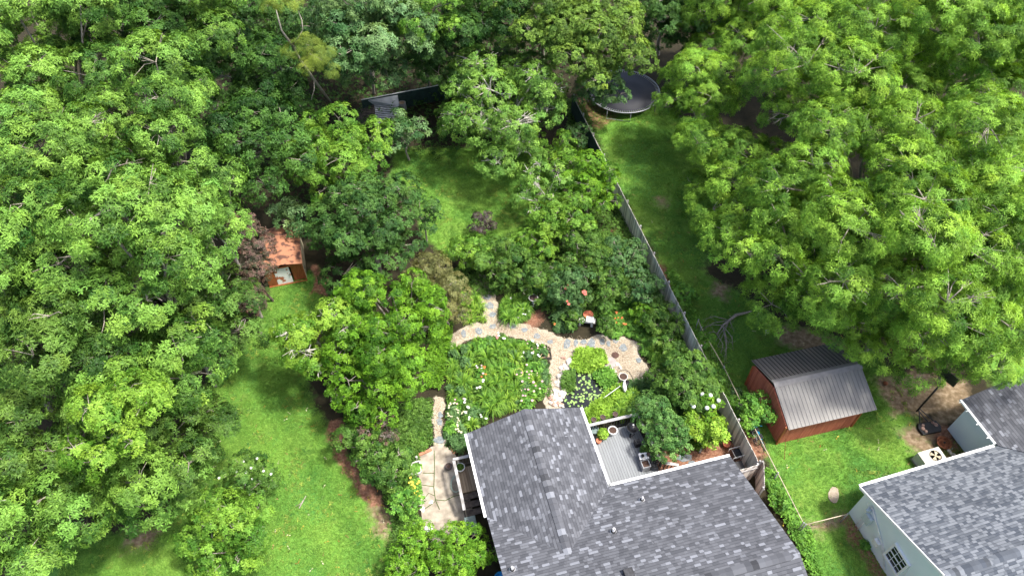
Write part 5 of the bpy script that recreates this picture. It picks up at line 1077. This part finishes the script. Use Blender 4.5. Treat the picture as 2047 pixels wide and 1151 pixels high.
MB().lathe(p+Vector((0, 0, .695)), [(.30, 0), (.315, .0), (.315, .02), (.30, .02)], 24).build('rim', MT['darkmetal'], o); MB().tube([p+Vector((0, 0, .95)), p+Vector((0, 0, .99))], .05, 10).build('handle', MT['steel'], o)
for k in range(3): a = k*2.09+.5; MB().tube([p+Vector((math.cos(a)*.15, math.sin(a)*.15, .5)), p+Vector((math.cos(a)*.28, math.sin(a)*.28, 0))], .015, 6).build('leg', MT['steel'], o)
p = at(1261, 872, Zd); o = empty('watering_can', p, 'small dark watering can below the kettle grill on the deck', 'watering can'); MB().lathe(p, [(.09, 0), (.09, .18), (.06, .2), (.04, .2)], 14).build('body', MT['darkmetal'], o); MB().tube([p+Vector((.08, 0, .05)), p+Vector((.2, .05, .22))], .015, 6).build('spout', MT['darkmetal'], o)
p = at(1275, 882, Zd+.4); p.z = Zd; dM = Matrix.Translation(p) @ Matrix.Rotation(math.radians(14), 4, 'Z'); o = empty('cube_stool', p, 'black cube lantern in the middle of the right deck edge', 'lantern')
MB(dM).box((0, 0, .2), (.30, .30, .38)).build('body', MT['black'], o, bevel=.015); MB(dM).box((0, 0, .40), (.26, .26, .03)).lathe((0, 0, .41), [(.07, 0), (.05, .05), (.0, .05)], 12).build('cap', MT['darkmetal'], o)
p = at(1287, 911, Zd+.5); p.z = Zd; dM = Matrix.Translation(p) @ Matrix.Rotation(math.radians(8), 4, 'Z'); o = empty('side_table', p, 'small white side table near the lower corner of the deck', 'table')
MB(dM).box((0, 0, .49), (.50, .38, .04)).build('table_top', MT['white'], o, bevel=.012)
for sx in (-1, 1):
    for sy in (-1, 1): MB(dM).tube([(sx*.2, sy*.14, .47), (sx*.23, sy*.17, 0)], .015, 6).build('leg', MT['steel'], o)
pot(1285, 910, Zd+.52, .08, .14, 'little black pot on the white side table', 'black', 'black')
pot(1296, 907, Zd+.52, .09, .14, 'little brown pot on the white side table', 'potdark')
p = at(1291, 926, Zd+.45); p.z = Zd; dM = Matrix.Translation(p) @ Matrix.Rotation(math.radians(14), 4, 'Z'); o = empty('square_planter', p, 'square grey planter of brown soil in the lower corner of the deck', 'planter'); b_ = MB(dM)
for s in (-1, 1): b_.box((s*.2, 0, .22), (.03, .43, .44)); b_.box((0, s*.2, .22), (.37, .03, .44))
b_.build('box', MT['tarpgrey'], o); MB(dM).box((0, 0, .36), (.36, .36, .03)).build('soil', MT['soilpot'], o)
po, pp = pot(1290, 900, Zd, .15, .25, 'pot with leafy green plant between lantern and side table on the deck', 'black'); tuft(po, pp+Vector((0, 0, .25)), .28, 'bush', 60, 9, .35)
p = at(1310, 925, Zd+.5); p.z = Zd; dM = Matrix.Translation(p) @ Matrix.Rotation(math.radians(80), 4, 'Z'); o = empty('slatted_chair', p, 'dark slatted chair against the right deck rail', 'chair'); b_ = MB(dM)
for k in range(6): b_.box((-.2+k*.08, 0, .42), (.05, .42, .02))
b_.build('seat', MT['black'], o); b_ = MB(dM)
for k in range(5): b_.box((-.2+k*.1, -.24, .68), (.05, .02, .5))
b_.build('backrest', MT['black'], o)
for sx in (-1, 1):
    for sy in (-1, 1): MB(dM).box((sx*.2, sy*.2, .2), (.03, .03, .42)).build('leg', MT['black'], o)
# corner beside the house, below the fence
pot(1453, 886, 0, .20, .3, 'terracotta pot beside the grey patio chair', soil='terracotta')
p = at(1477, 905, .45); p.z = 0; cM = Matrix.Translation(p) @ Matrix.Rotation(math.radians(15), 4, 'Z'); o = empty('patio_chair', p, 'grey metal-framed patio chair against the foot of the fence', 'chair')
MB(cM).box((.02, .02, .44), (.50, .48, .03)).build('seat', MT['darkmetal'], o); MB(cM).box((.27, .02, .74), (.04, .48, .58)).build('backrest', MT['tarpgrey'], o)
for sy in (-1, 1): MB(cM).tube([(-.45, sy*.27, .0), (-.45, sy*.27, .62), (.26, sy*.27, .66)], .018, 6).build('armrest', MT['whitedirty'], o, smooth=True)
for sy in (-1, 1): MB(cM).tube([(.26, sy*.24, .0), (.26, sy*.24, 1.0)], .018, 6).build('leg', MT['whitedirty'], o)
MB(cM).tube([(-.28, -.27, .45), (-.28, .27, .45)], .018, 6).build('crossbar', MT['whitedirty'], o)
p = at(1478, 935, .4); p.z = 0; cM = Matrix.Translation(p) @ Matrix.Rotation(math.radians(15), 4, 'Z'); o = empty('black_trolley', p, 'black folded frame in the dark corner by the house roof', 'trolley')
MB(cM).box((0, 0, .4), (.4, .55, .5)).build('body', MT['black'], o); MB(cM).tube([(-.2, .3, .1), (-.2, .32, 1.0), (.2, .32, 1.0), (.2, .3, .1)], .015, 6).build('frame', MT['darkmetal'], o)
pot(1401, 874, 0, .22, .35, 'dark woven pot under the pale yellow-green shrub', 'potdark')
o = MB().bar(at(1412, 868, .1), at(1399, 905, .1), .09, .12).build('timber_edging', MT['woodgrey'], loc=at(1405, 888)); tag(o, 'grey timber plank edging in the red mulch', 'plank')
pot(1412+1, 890, 0, .14, .16, 'small terracotta pot half sunk in the red mulch', soil='terracotta')
# ------------------------------------------------------------------ the neighbour's yard
def bicycle(x, y, rz, col, label, lean):
    p = at(x, y, 0); M = Matrix.Translation(p) @ Matrix.Rotation(rz, 4, 'Z') @ Matrix.Rotation(lean, 4, 'X'); o = empty('bicycle', p, label, 'bicycle')
    for cx_ in (-.52, .52):
        w_ = MB(M).tube([(cx_+.32*math.cos(a), 0, .34+.32*math.sin(a)) for a in np.linspace(0, 6.283, 29)], .022, 6, False).build('wheel', MT['rubber'], o, smooth=True)
        s_ = MB(M)
        for k in range(10): a = k*.6283; s_.tube([(cx_, 0, .34), (cx_+.31*math.cos(a), 0, .34+.31*math.sin(a))], .003, 3, False)
        s_.tube([(cx_, -.05, .34), (cx_, .05, .34)], .02, 6).build('spokes', MT['steel'], w_)
    f_ = MB(M)
    for a, b in (((-.05, 0, .32), (-.2, 0, .82)), ((-.05, 0, .32), (.36, 0, .78)), ((-.17, 0, .74), (.34, 0, .88)), ((-.05, 0, .32), (-.52, 0, .34)), ((-.18, 0, .76), (-.52, 0, .34)), ((.34, 0, .92), (.52, 0, .34))): f_.tube([a, b], .02, 6)
    f_.build('frame', MT[col], o)
    MB(M).tube([(.25, -.28, 1.02), (.36, -.12, .98), (.34, 0, .96), (.36, .12, .98), (.25, .28, 1.02)], .016, 6).tube([(.34, 0, .96), (.34, 0, .88)], .018, 6).build('handlebar', MT[col], o)
    MB(M).box((-.22, 0, .90), (.26, .13, .05)).tube([(-.2, 0, .82), (-.22, 0, .88)], .015, 6).build('saddle', MT['black'], o, bevel=.02)
    MB(M).tube([(-.05, -.09, .32), (-.05, .09, .32)], .09, 12).build('chainring', MT['darkmetal'], o)
bicycle(1517, 878, math.radians(104), 'blue', 'bicycle with a bright blue frame leaning against the red shed', math.radians(-14))
bicycle(1497, 868, math.radians(110), 'steel', 'grey bicycle standing between the blue bicycle and the fence', math.radians(10))
a, b = at(1574, 853, 1.85), at(1568, 918, 0); o = MB().tube([a, a.lerp(b, .5)-Vector((0, 0, .1)), b], .015, 5).build('cable', MT['rust'], loc=(b.x, b.y, 0)); tag(o, 'dark rusty cable running from the red shed eave to the lawn', 'cable')
bp_ = at(1832, 822, .1); bb_ = at(1856, 856, 0); o = empty('basketball_hoop', bb_, 'black portable basketball hoop on a weighted base in the bare yard', 'basketball hoop')
kM = Matrix.Translation(bb_) @ Matrix.Rotation(math.radians(14), 4, 'Z')
MB(kM).prism([(-.62, -.32), (.5, -.38), (.66, -.1), (.6, .3), (-.5, .36), (-.66, .1)], .0, .16).build('base', MT['black'], o, bevel=.03)
for k, (x, y, r) in enumerate(((-.42, .0, .12), (-.3, .18, .1), (.42, .05, .12), (.32, .2, .1), (-.36, -.18, .1))): MB(kM).lathe((x, y, .16), [(r, 0), (r*.8, .05), (0.001, .07)], 8).build('weight', MT['rockred'], o)
top_ = bp_+Vector((.12, .05, 2.95)); MB().tube([bp_, bp_.lerp(top_, .5), top_], .05, 10).build('pole', MT['black'], o, smooth=True)
for u in ((-.4, .3), (.1, .32), (.45, .25)): MB().tube([bp_+Vector((0, 0, .12+.5*abs(u[0]))), kM @ Vector((u[0], u[1], .16))], .03, 6).build('strut', MT['black'], o)
bd = Matrix.Translation(top_+Vector((.35, .28, .12))) @ Matrix.Rotation(math.radians(35), 4, 'Z'); MB(bd).box((0, 0, 0), (.05, 1.05, .70)).build('backboard', MT['black'], o, bevel=.01)
MB().bar(top_, top_+Vector((.33, .26, .05)), .05, .08).build('bracket', MT['black'], o)
MB(bd).tube([(.28+.22*math.cos(a), .22*math.sin(a), -.25) for a in np.linspace(0, 6.283, 25)], .012, 6, False).build('rim', MT['orange'], o)
p = at(1888, 884, .3); p.z = 0; o = empty('fire_pit', p, 'round rusty fire bowl between the basketball hoop and the pale blue wall', 'fire pit')
MB().lathe(p, [(.2, 0), (.30, .12), (.36, .28), (.40, .29), (.40, .31), (.34, .30), (.26, .16), (.02, .12)], 24).build('bowl', MT['rust'], o)
sp_ = MB()
for k in range(8): a = k*.785; sp_.bar(p+Vector((math.cos(a)*.05, math.sin(a)*.05, .30)), p+Vector((math.cos(a)*.34, math.sin(a)*.34, .30)), .02, .012)
sp_.build('grate', MT['rust'], o); MB().lathe(p+Vector((0, 0, .30)), [(.06, 0), (.06, .03)], 10).build('hub', MT['darkmetal'], o)
for x, y, r in ((1898, 903, .16), (1906, 911, .14), (1913, 914, .09), (1903, 896, .06)): rock(at(x, y), r, MT['rock'], 'grey stone lying between the fire bowl and the air conditioner', 'grey stones beside the fire bowl', .5)
o = empty('air_conditioner', h2(5.75, .95, 0), 'cream outdoor air conditioner with a round top fan beside the house gutter', 'air conditioner')
MB(H2).box((5.75, .90, .42), (1.3, .95, .76)).build('cabinet', MT['acwhite'], o, bevel=.03); MB(H2).box((5.75, .90, .02), (1.4, 1.05, .04)).build('base', MT['concrete'], o)
MB(H2).lathe((5.9, .95, .80), [(.34, .002), (.34, .02), (.31, .02), (.31, .002)], 28).build('fan_ring', MT['acwhite'], o); MB(H2).lathe((5.9, .95, .802), [(0.001, 0), (.31, 0)], 24, ring=True).build('fan_well', MT['rust'], o)
fb = MB(H2)
for k in range(4): a = k*1.571+.4; fb._add([(5.9, .95, .812), (5.9+.28*math.cos(a), .95+.28*math.sin(a), .808), (5.9+.28*math.cos(a+.8), .95+.28*math.sin(a+.8), .818)], [(0, 1, 2)])
fb.lathe((5.9, .95, .806), [(.08, 0), (.07, .03), (0, .035)], 12).build('fan', MT['trim'], o)
p = at(1770, 766, .12); o = MB().lathe((p.x, p.y, 0), [(.0, .0), (.07, .02), (.12, .08), (.13, .13), (.12, .18), (.07, .24), (.0, .26)], 16, ring=True).build('ball', MT['rust'], loc=(p.x, p.y, 0), smooth=True); tag(o, 'brown ball on the bare ground right of the red shed', 'ball')
pot(1534, 662, 0, .12, .16, 'small silvery bucket alone on the shaded yard above the red shed', 'steel', 'black', name='bucket', cat='bucket')
# fallen branch
o = empty('fallen_branch', at(1450, 690), 'leafless fallen branch with pale twigs across the shaded yard beyond the fence', 'branch'); mb = MB(); rb_ = random.Random(4)
S = [at(x, y, z) for x, y, z in ((1470, 630, .15), (1458, 640, .15), (1445, 650, .3), (1433, 668, .25))]; mb.tube([at(1502, 622, .1)]+S, [.05, .10, .09, .06, .03], 8)
for e in ((1400, 640), (1405, 655), (1412, 665), (1425, 690), (1428, 705), (1440, 715), (1452, 720), (1456, 690), (1395, 665), (1447, 735), (1468, 665), (1466, 700)):
    s = S[rb_.randrange(1, 4)]; q = at(*e, .05); m_ = s.lerp(q, .5)+Vector((rb_.uniform(-.2, .2), rb_.uniform(-.2, .2), .3)); mb.tube([s, m_, q], [.03, .02, .008], 5)
    for _ in range(4): c0 = m_.lerp(q, rb_.random()); mb.tube([c0, c0+Vector((rb_.uniform(-.4, .4), rb_.uniform(-.4, .4), rb_.uniform(-.1, .15)))], [.012, .005], 4)
mb.build('wood', MT['bark'], o, smooth=True)
o = MB().tube([at(598, 1015, .05), at(605, 1002, .12), at(612, 990, .08)], [.03, .035, .015], 6).tube([at(603, 1005, .1), at(590, 1012, .05)], [.02, .008], 5).build('dead_branch', MT['bark'], loc=at(602, 1003)); tag(o, 'short pale dead branch in a tuft of long grass on the left lawn', 'branch')
# ------------------------------------------------------------------ border plants: one of each kind, then copies
def proto(name, kind, label, r, h, n, seed, flower=None, nf=0, mode='mound', cat='plant'):
    rng = np.random.default_rng(seed); o = empty(name, (0, 0, 0), label, cat); k = KIND[kind]
    if mode == 'blade':
        th = rng.uniform(0, 6.283, n); L_ = r*rng.uniform(.7, 1.25, n); V, F, cl = [], [], []
        for i in range(n):
            d = np.array([math.cos(th[i]), math.sin(th[i]), 0]); s = np.array([-d[1], d[0], 0]); hh = h*rng.uniform(.6, 1.1); wd = .018+.014*rng.random(); b = len(V)
            for t, zz in ((0, 0), (.3, .75), (.65, 1.0), (1.0, .45)): w_ = wd*(1-t*.8); c = d*L_[i]*t+np.array([0, 0, hh*zz]); V += [c-s*w_, c+s*w_]
            F += [(b+j*2, b+j*2+1, b+j*2+3, b+j*2+2) for j in range(3)]; f = rng.uniform(0, 1); cc = (np.array(k['c1'])*(1-f)+np.array(k['c2'])*f); cl += [cc]*3
        mesh_obj('leaves', np.array(V), np.array(F), LEAF, o, col=np.array(cl))
    else: tuft(o, (0, 0, .04), r, kind, n, seed, h, 'leaves')
    for j in range(nf):
        a = rng.uniform(0, 6.28); rr = r*math.sqrt(rng.uniform(0, 1))*.9; blossom(o, (rr*math.cos(a), rr*math.sin(a), h*(1.0+.15*rng.random())), .05+.02*rng.random(), flower)
    return o
used = set()
def scatter(pr, pts, group, label, seed, smin=.8, smax=1.25, zj=0):
    rr_ = random.Random(seed)
    for x, y in pts:
        if pr.name not in used: o = pr; used.add(pr.name)
        else: o = copy_tree(pr)
        p = at(x, y); o.location = (p.x, p.y, 0); o.rotation_euler = (0, 0, rr_.uniform(0, 6.28)); s = rr_.uniform(smin, smax); o.scale = (s, s, s*rr_.uniform(.85, 1.15)); o['label'] = label; o['group'] = group
def spread(poly, d, seed, avoid=STRAW, mar=-.05):
    """points about d metres apart inside a pixel polygon, clear of the straw paths"""
    rr_ = np.random.default_rng(seed); Q = px_poly(poly); lo, hi = Q.min(0), Q.max(0); out = []
    for _ in range(6000):
        p = rr_.uniform(lo, hi)
        if any((p[0]-q[0])**2+(p[1]-q[1])**2 < d*d for q in out): continue
        P1 = p[None]
        if sdist(P1, Q)[0] < .1 or any(ldist(P1, l)[0] > mar for l in avoid): continue
        out.append(p)
    return out
def scatw(pr, pts, group, label, seed, smin=.65, smax=1.45):
    rr_ = random.Random(seed)
    for p in pts:
        if pr.name not in used: o = pr; used.add(pr.name)
        else: o = copy_tree(pr)
        o.location = (p[0], p[1], 0); o.rotation_euler = (0, 0, rr_.uniform(0, 6.28)); s = rr_.uniform(smin, smax); o.scale = (s, s, s*rr_.uniform(.85, 1.2)); o['label'] = label; o['group'] = group
P_lily = proto('daylily_plant', 'bright', 'x', .52, .52, 60, 1, mode='blade')
P_lily2 = proto('daylily_plant', 'lime', 'x', .44, .46, 50, 2, mode='blade')
P_orange = proto('orange_daylily', 'bush', 'x', .40, .42, 60, 3, OR, 5, mode='blade')
P_leafy = proto('leafy_plant', 'holly', 'x', .34, .42, 90, 4)
P_leafy2 = proto('leafy_plant', 'vine', 'x', .32, .38, 80, 5)
P_white = proto('white_flowering_plant', 'bush', 'x', .32, .45, 75, 6, WH, 4)
P_pink = proto('pink_flowering_plant', 'vine', 'x', .30, .48, 70, 7, PI, 3)
P_cream = proto('cream_flowering_plant', 'elm', 'x', .30, .42, 55, 8, CR, 6)
P_yellow = proto('yellow_flowering_plant', 'vine', 'x', .28, .35, 60, 9, YE, 8)
P_fern = proto('fern', 'lime', 'x', .46, .36, 110, 10, mode='blade')
BED = [(906, 700), (950, 685), (1000, 672), (1085, 692), (1096, 735), (1103, 790), (1060, 812), (990, 830), (940, 865), (896, 872), (892, 800), (898, 740)]
pts = spread(BED, .39, 1); rng_ = random.Random(2)
for k, p in enumerate(pts):
    # lilies across the middle, cream and white flowers lower left, pink at the right rim
    q = camo; v = np.array([p[0], p[1]]); lx, ly = p
    left = (lx+4.2)/6; r_ = rng_.random()
    if lx < -2.3 and ly < 21: c = (P_cream if r_ < .55 else P_white if r_ < .75 else P_leafy2)
    elif lx > .3 and r_ < .4: c = P_pink
    elif r_ < .42: c = P_lily
    elif r_ < .6: c = P_lily2
    elif r_ < .8: c = P_leafy
    elif r_ < .93: c = P_leafy2
    elif r_ < .97: c = P_white
    else: c = P_pink
    lab = {id(P_cream): 'grey-leaved plant with cream flowers in the lower left of the flower bed', id(P_white): 'green plant with white flowers in the central flower bed', id(P_pink): 'green plant with pink flowers in the central flower bed', id(P_lily): 'green strap-leaved daylily clump in the central flower bed', id(P_lily2): 'yellow-green strap-leaved clump in the central flower bed', id(P_leafy): 'green leafy clump in the central flower bed', id(P_leafy2): 'light green broad-leaved clump in the central flower bed'}[id(c)]
    scatw(c, [p], 'plants of the central flower bed', lab, k)
scatter(P_orange, [(970, 751)], 'plants with orange flowers', 'orange-flowered daylily in the middle of the central flower bed', 3)
scatter(P_orange, [(1233, 638), (1240, 648), (1236, 656)], 'plants with orange flowers', 'orange-flowered daylily in the border right of the stone bench', 4)
scatter(P_orange, [(1112, 650)], 'plants with orange flowers', 'orange-flowered daylily left of the stone bench beside the red mulch', 5, .7, .8)
scatw(P_lily, spread([(1000, 600), (1045, 600), (1060, 640), (1020, 655), (998, 645)], .36, 5), 'plants between the short path and the birdbath', 'strap-leaved clump between the short path and the birdbath', 6)
scatter(P_white, [(1042, 625), (1050, 634), (1036, 640)], 'plants between the short path and the birdbath', 'white-flowered plant below the birdbath', 7)
scatw(P_lily2, spread([(915, 590), (955, 585), (972, 645), (935, 655), (915, 640)], .36, 8), 'grassy plants between the junipers and the short path', 'grassy yellow-green clump between the junipers and the short path', 9)
scatw(P_leafy, spread([(1110, 600), (1160, 600), (1150, 660), (1110, 665)], .36, 10), 'leafy plants left of the stone bench', 'leafy clump left of the stone bench', 11)
scatw(P_leafy2, spread([(1195, 600), (1290, 590), (1330, 680), (1300, 720), (1270, 690), (1200, 675)], .38, 12), 'leafy plants of the right-hand border', 'leafy clump in the border between stone bench and fence', 13)
scatw(P_fern, spread([(1250, 800), (1270, 775), (1320, 795), (1330, 820), (1290, 840), (1258, 835), (1200, 838), (1205, 828)], .38, 14), 'ferns above the grey deck', 'yellow-green fern behind the outer rail of the grey deck', 15)
scatw(P_lily, spread([(1290, 690), (1340, 680), (1350, 730), (1320, 745)], .40, 16), 'strap-leaved plants right of the straw path', 'strap-leaved clump right of the straw path end', 17)
scatter(P_fern, [(1396, 893), (1387, 890)], 'small ferns in the red mulch', 'dark small fern in the red mulch by the house', 18, .6, .7)
scatter(P_yellow, [(830, 968), (834, 982), (832, 996), (1394, 884)], 'yellow-flowered plants', 'yellow-flowered plant at an edge of the paved or mulched ground', 19)
scatter(P_leafy2, [(808, 955), (815, 1015), (820, 1035), (832, 1045), (845, 888), (828, 895), (812, 905)], 'leafy plants left of the patio', 'leafy clump along the left rim of the patio', 20)
scatter(P_leafy, [(905, 888), (918, 900), (925, 880), (935, 895), (895, 870), (910, 872)], 'leafy plants between patio and house', 'leafy clump between the patio and the slate roof', 21)
scatter(P_leafy, [(1490, 835), (1480, 815), (1500, 805), (1472, 790)], 'weeds along the chain-link fence', 'weedy clump along the chain-link fence beside the red shed', 22)
scatter(P_leafy2, [(1540, 962), (1548, 985), (1572, 1020), (1585, 1045), (1600, 1075), (1612, 1100), (1728, 1090)], 'weeds along the houses', 'weedy clump at the foot of a house wall', 23)
G0 = 'plants by the fence'
leafpatch('undergrowth', [(880, 560), (1000, 480), (1100, 460), (1250, 470), (1310, 560), (1400, 730), (1440, 800), (1470, 880), (1350, 900), (1320, 760), (1250, 650), (1130, 640), (1000, 590), (930, 600)], 11000, 'bush', 31, None, .35)
leafpatch('undergrowth', [(1255, 765), (1330, 760), (1380, 860), (1350, 900), (1310, 870), (1270, 820)], 3500, 'holly', 35, None, .4)
leafpatch('undergrowth', BED, 2600, 'bush', 32, None, .2)
leafpatch('undergrowth', [(690, 820), (862, 800), (862, 885), (830, 920), (830, 1050), (850, 1100), (850, 1180), (760, 1180), (790, 1060), (760, 960), (700, 900)], 7000, 'bush', 33, None, .4)
leafpatch('undergrowth', [(380, 0), (1150, 0), (1140, 190), (870, 330), (780, 300), (620, 430), (420, 430), (350, 200)], 9000, 'gum', 34, None, 1.2)
leafpatch('undergrowth', [(1130, 200), (1165, 210), (1250, 400), (1220, 420), (1140, 330)], 2600, 'bush', 36, None, .5)
leafpatch('undergrowth', [(1330, 540), (1345, 545), (1450, 740), (1510, 880), (1490, 870), (1400, 730)], 1500, 'vine', 37, None, .3)
# grass blades over every lawn, clover-like weeds, fallen leaves, wood chips
def grass():
    rng = np.random.default_rng(8); out = []
    for Q, n in zip(LAWNS, (44000, 22000, 46000)):
        lo, hi = Q.min(0), Q.max(0); lo = np.maximum(lo, [-22, 9]); P = rng.uniform(lo, hi, (n*3, 2)); keep = sdist(P, Q)+rng.normal(0, .2, len(P)) > .1
        for d in DIRT_RED+TAN: keep &= sdist(P, d) < rng.normal(-.1, .25, len(P))
        keep &= np.abs(P[:, 0]) < .78*(P[:, 1]*.64+28); out.append(P[keep][:n])
    P = np.concatenate(out); n = len(P); f = np.clip(.5+.25*np.sin(P[:, 0]*.9+1)*np.cos(P[:, 1]*.7)+.2*np.sin(P[:, 0]*2.3+P[:, 1]*1.7)+rng.normal(0, .2, n), 0, 1)[:, None]
    T = np.array([.09, .22, .034])*(1-f)+np.array([.25, .44, .075])*f; A = norm(rng.normal(0, .25, (n, 3))+np.array([0, 0, 1]))
    q, F, c = leaves(np.stack([P[:, 0], P[:, 1], np.full(n, .005)], 1), A, rng, 4, .10, .16, .2, lift=(.3, 1.3), tint=T); q[:, 2] = np.maximum(q[:, 2], .006)
    tag(mesh_obj('grass', q, F, LEAF, col=c), kind='stuff')
grass()
rng = np.random.default_rng(3); P = []
for _ in range(90): P.append(at(rng.uniform(380, 780), rng.uniform(780, 1150)))
for _ in range(60): P.append(at(rng.uniform(1180, 1500), rng.uniform(230, 650)))
for _ in range(60): P.append(at(rng.uniform(1500, 1850), rng.uniform(640, 1050)))
P = np.array(P); P[:, 2] = .08; n = len(P); T = np.array([[.45, .36, .06], [.42, .20, .06], [.55, .52, .35], [.30, .18, .08]])[rng.integers(0, 4, n)]
q, F, c = leaves(P, norm(rng.normal(0, .2, (n, 3))+[0, 0, 1]), rng, 2, .11, .5, .3, lift=(-.1, .2), tint=T); tag(mesh_obj('fallen_leaves', q, F, LEAF, col=c), kind='stuff')
def chips():
    rng = np.random.default_rng(6); out = []
    for pts_, wd in STRAW:
        for i in range(len(pts_)-1):
            a, b = pts_[i], pts_[i+1]; n = int(np.linalg.norm(b-a)*wd*2*650); t = rng.uniform(-.05, 1.05, (n, 1)); d = (b-a)/np.linalg.norm(b-a); s = np.array([-d[1], d[0]]); out.append(a+(b-a)*t+s*rng.normal(0, wd*.5, (n, 1)))
    for Q in DIRT_RED[:1]+MULCH_RED[:2]: lo, hi = Q.min(0), Q.max(0); P = rng.uniform(lo, hi, (1500, 2)); out.append(P[sdist(P, Q) > 0])
    nst = sum(len(o) for o in out[:-3]); P = np.concatenate(out); n = len(P)
    T = np.array([[.46, .38, .27], [.53, .45, .33], [.20, .135, .09], [.62, .55, .43], [.33, .23, .15]])[rng.integers(0, 5, n)]; T[nst:] = np.array([[.26, .10, .06], [.16, .07, .045], [.40, .22, .14]])[rng.integers(0, 3, n-nst)]
    q, F, c = leaves(np.stack([P[:, 0], P[:, 1], rng.uniform(.012, .02, n)], 1), norm(rng.normal(0, .3, (n, 3))+[0, 0, 1]), rng, 1, .045, .5, 0, lift=(-.1, .3), tint=T); q[:, 2] = np.maximum(q[:, 2], .005)
    tag(mesh_obj('wood_chips', q, F, mat_chip, col=c), kind='stuff')
mat_chip = leaf_mat('chips', 0, .9, .1)
chips()

leafpatch('undergrowth', [(860, 640), (905, 650), (900, 700), (880, 780), (855, 780)], 1100, 'horn', 38, None, .5)

def weeds():
    rng = np.random.default_rng(18); out = []
    for Q, n in zip(LAWNS, (1500, 500, 1300)):
        lo, hi = np.maximum(Q.min(0), [-22, 9]), Q.max(0); c0 = rng.uniform(lo, hi, (n//12, 2)); P = (c0[:, None]+rng.normal(0, .35, (n//12, 12, 2))).reshape(-1, 2); out.append(P[sdist(P, Q) > .2])
    P = np.concatenate(out); n = len(P); f = rng.uniform(0, 1, (n, 1)); T = np.array([.05, .16, .03])*(1-f)+np.array([.28, .34, .06])*f
    q, F, c = leaves(np.stack([P[:, 0], P[:, 1], np.full(n, .05)], 1), norm(rng.normal(0, .25, (n, 3))+[0, 0, 1]), rng, 5, .13, .4, .2, tint=T); q[:, 2] = np.maximum(q[:, 2], .01)
    tag(mesh_obj('lawn_weeds', q, F, LEAF, col=c), kind='stuff')
weeds()

leafpatch('undergrowth', [(1170, 420), (1235, 405), (1290, 500), (1230, 520), (1170, 480)], 1500, 'bush', 39, None, .45)
leafpatch('undergrowth', [(1520, 940), (1545, 945), (1625, 1085), (1640, 1151), (1620, 1151)], 900, 'vine', 40, None, .4)
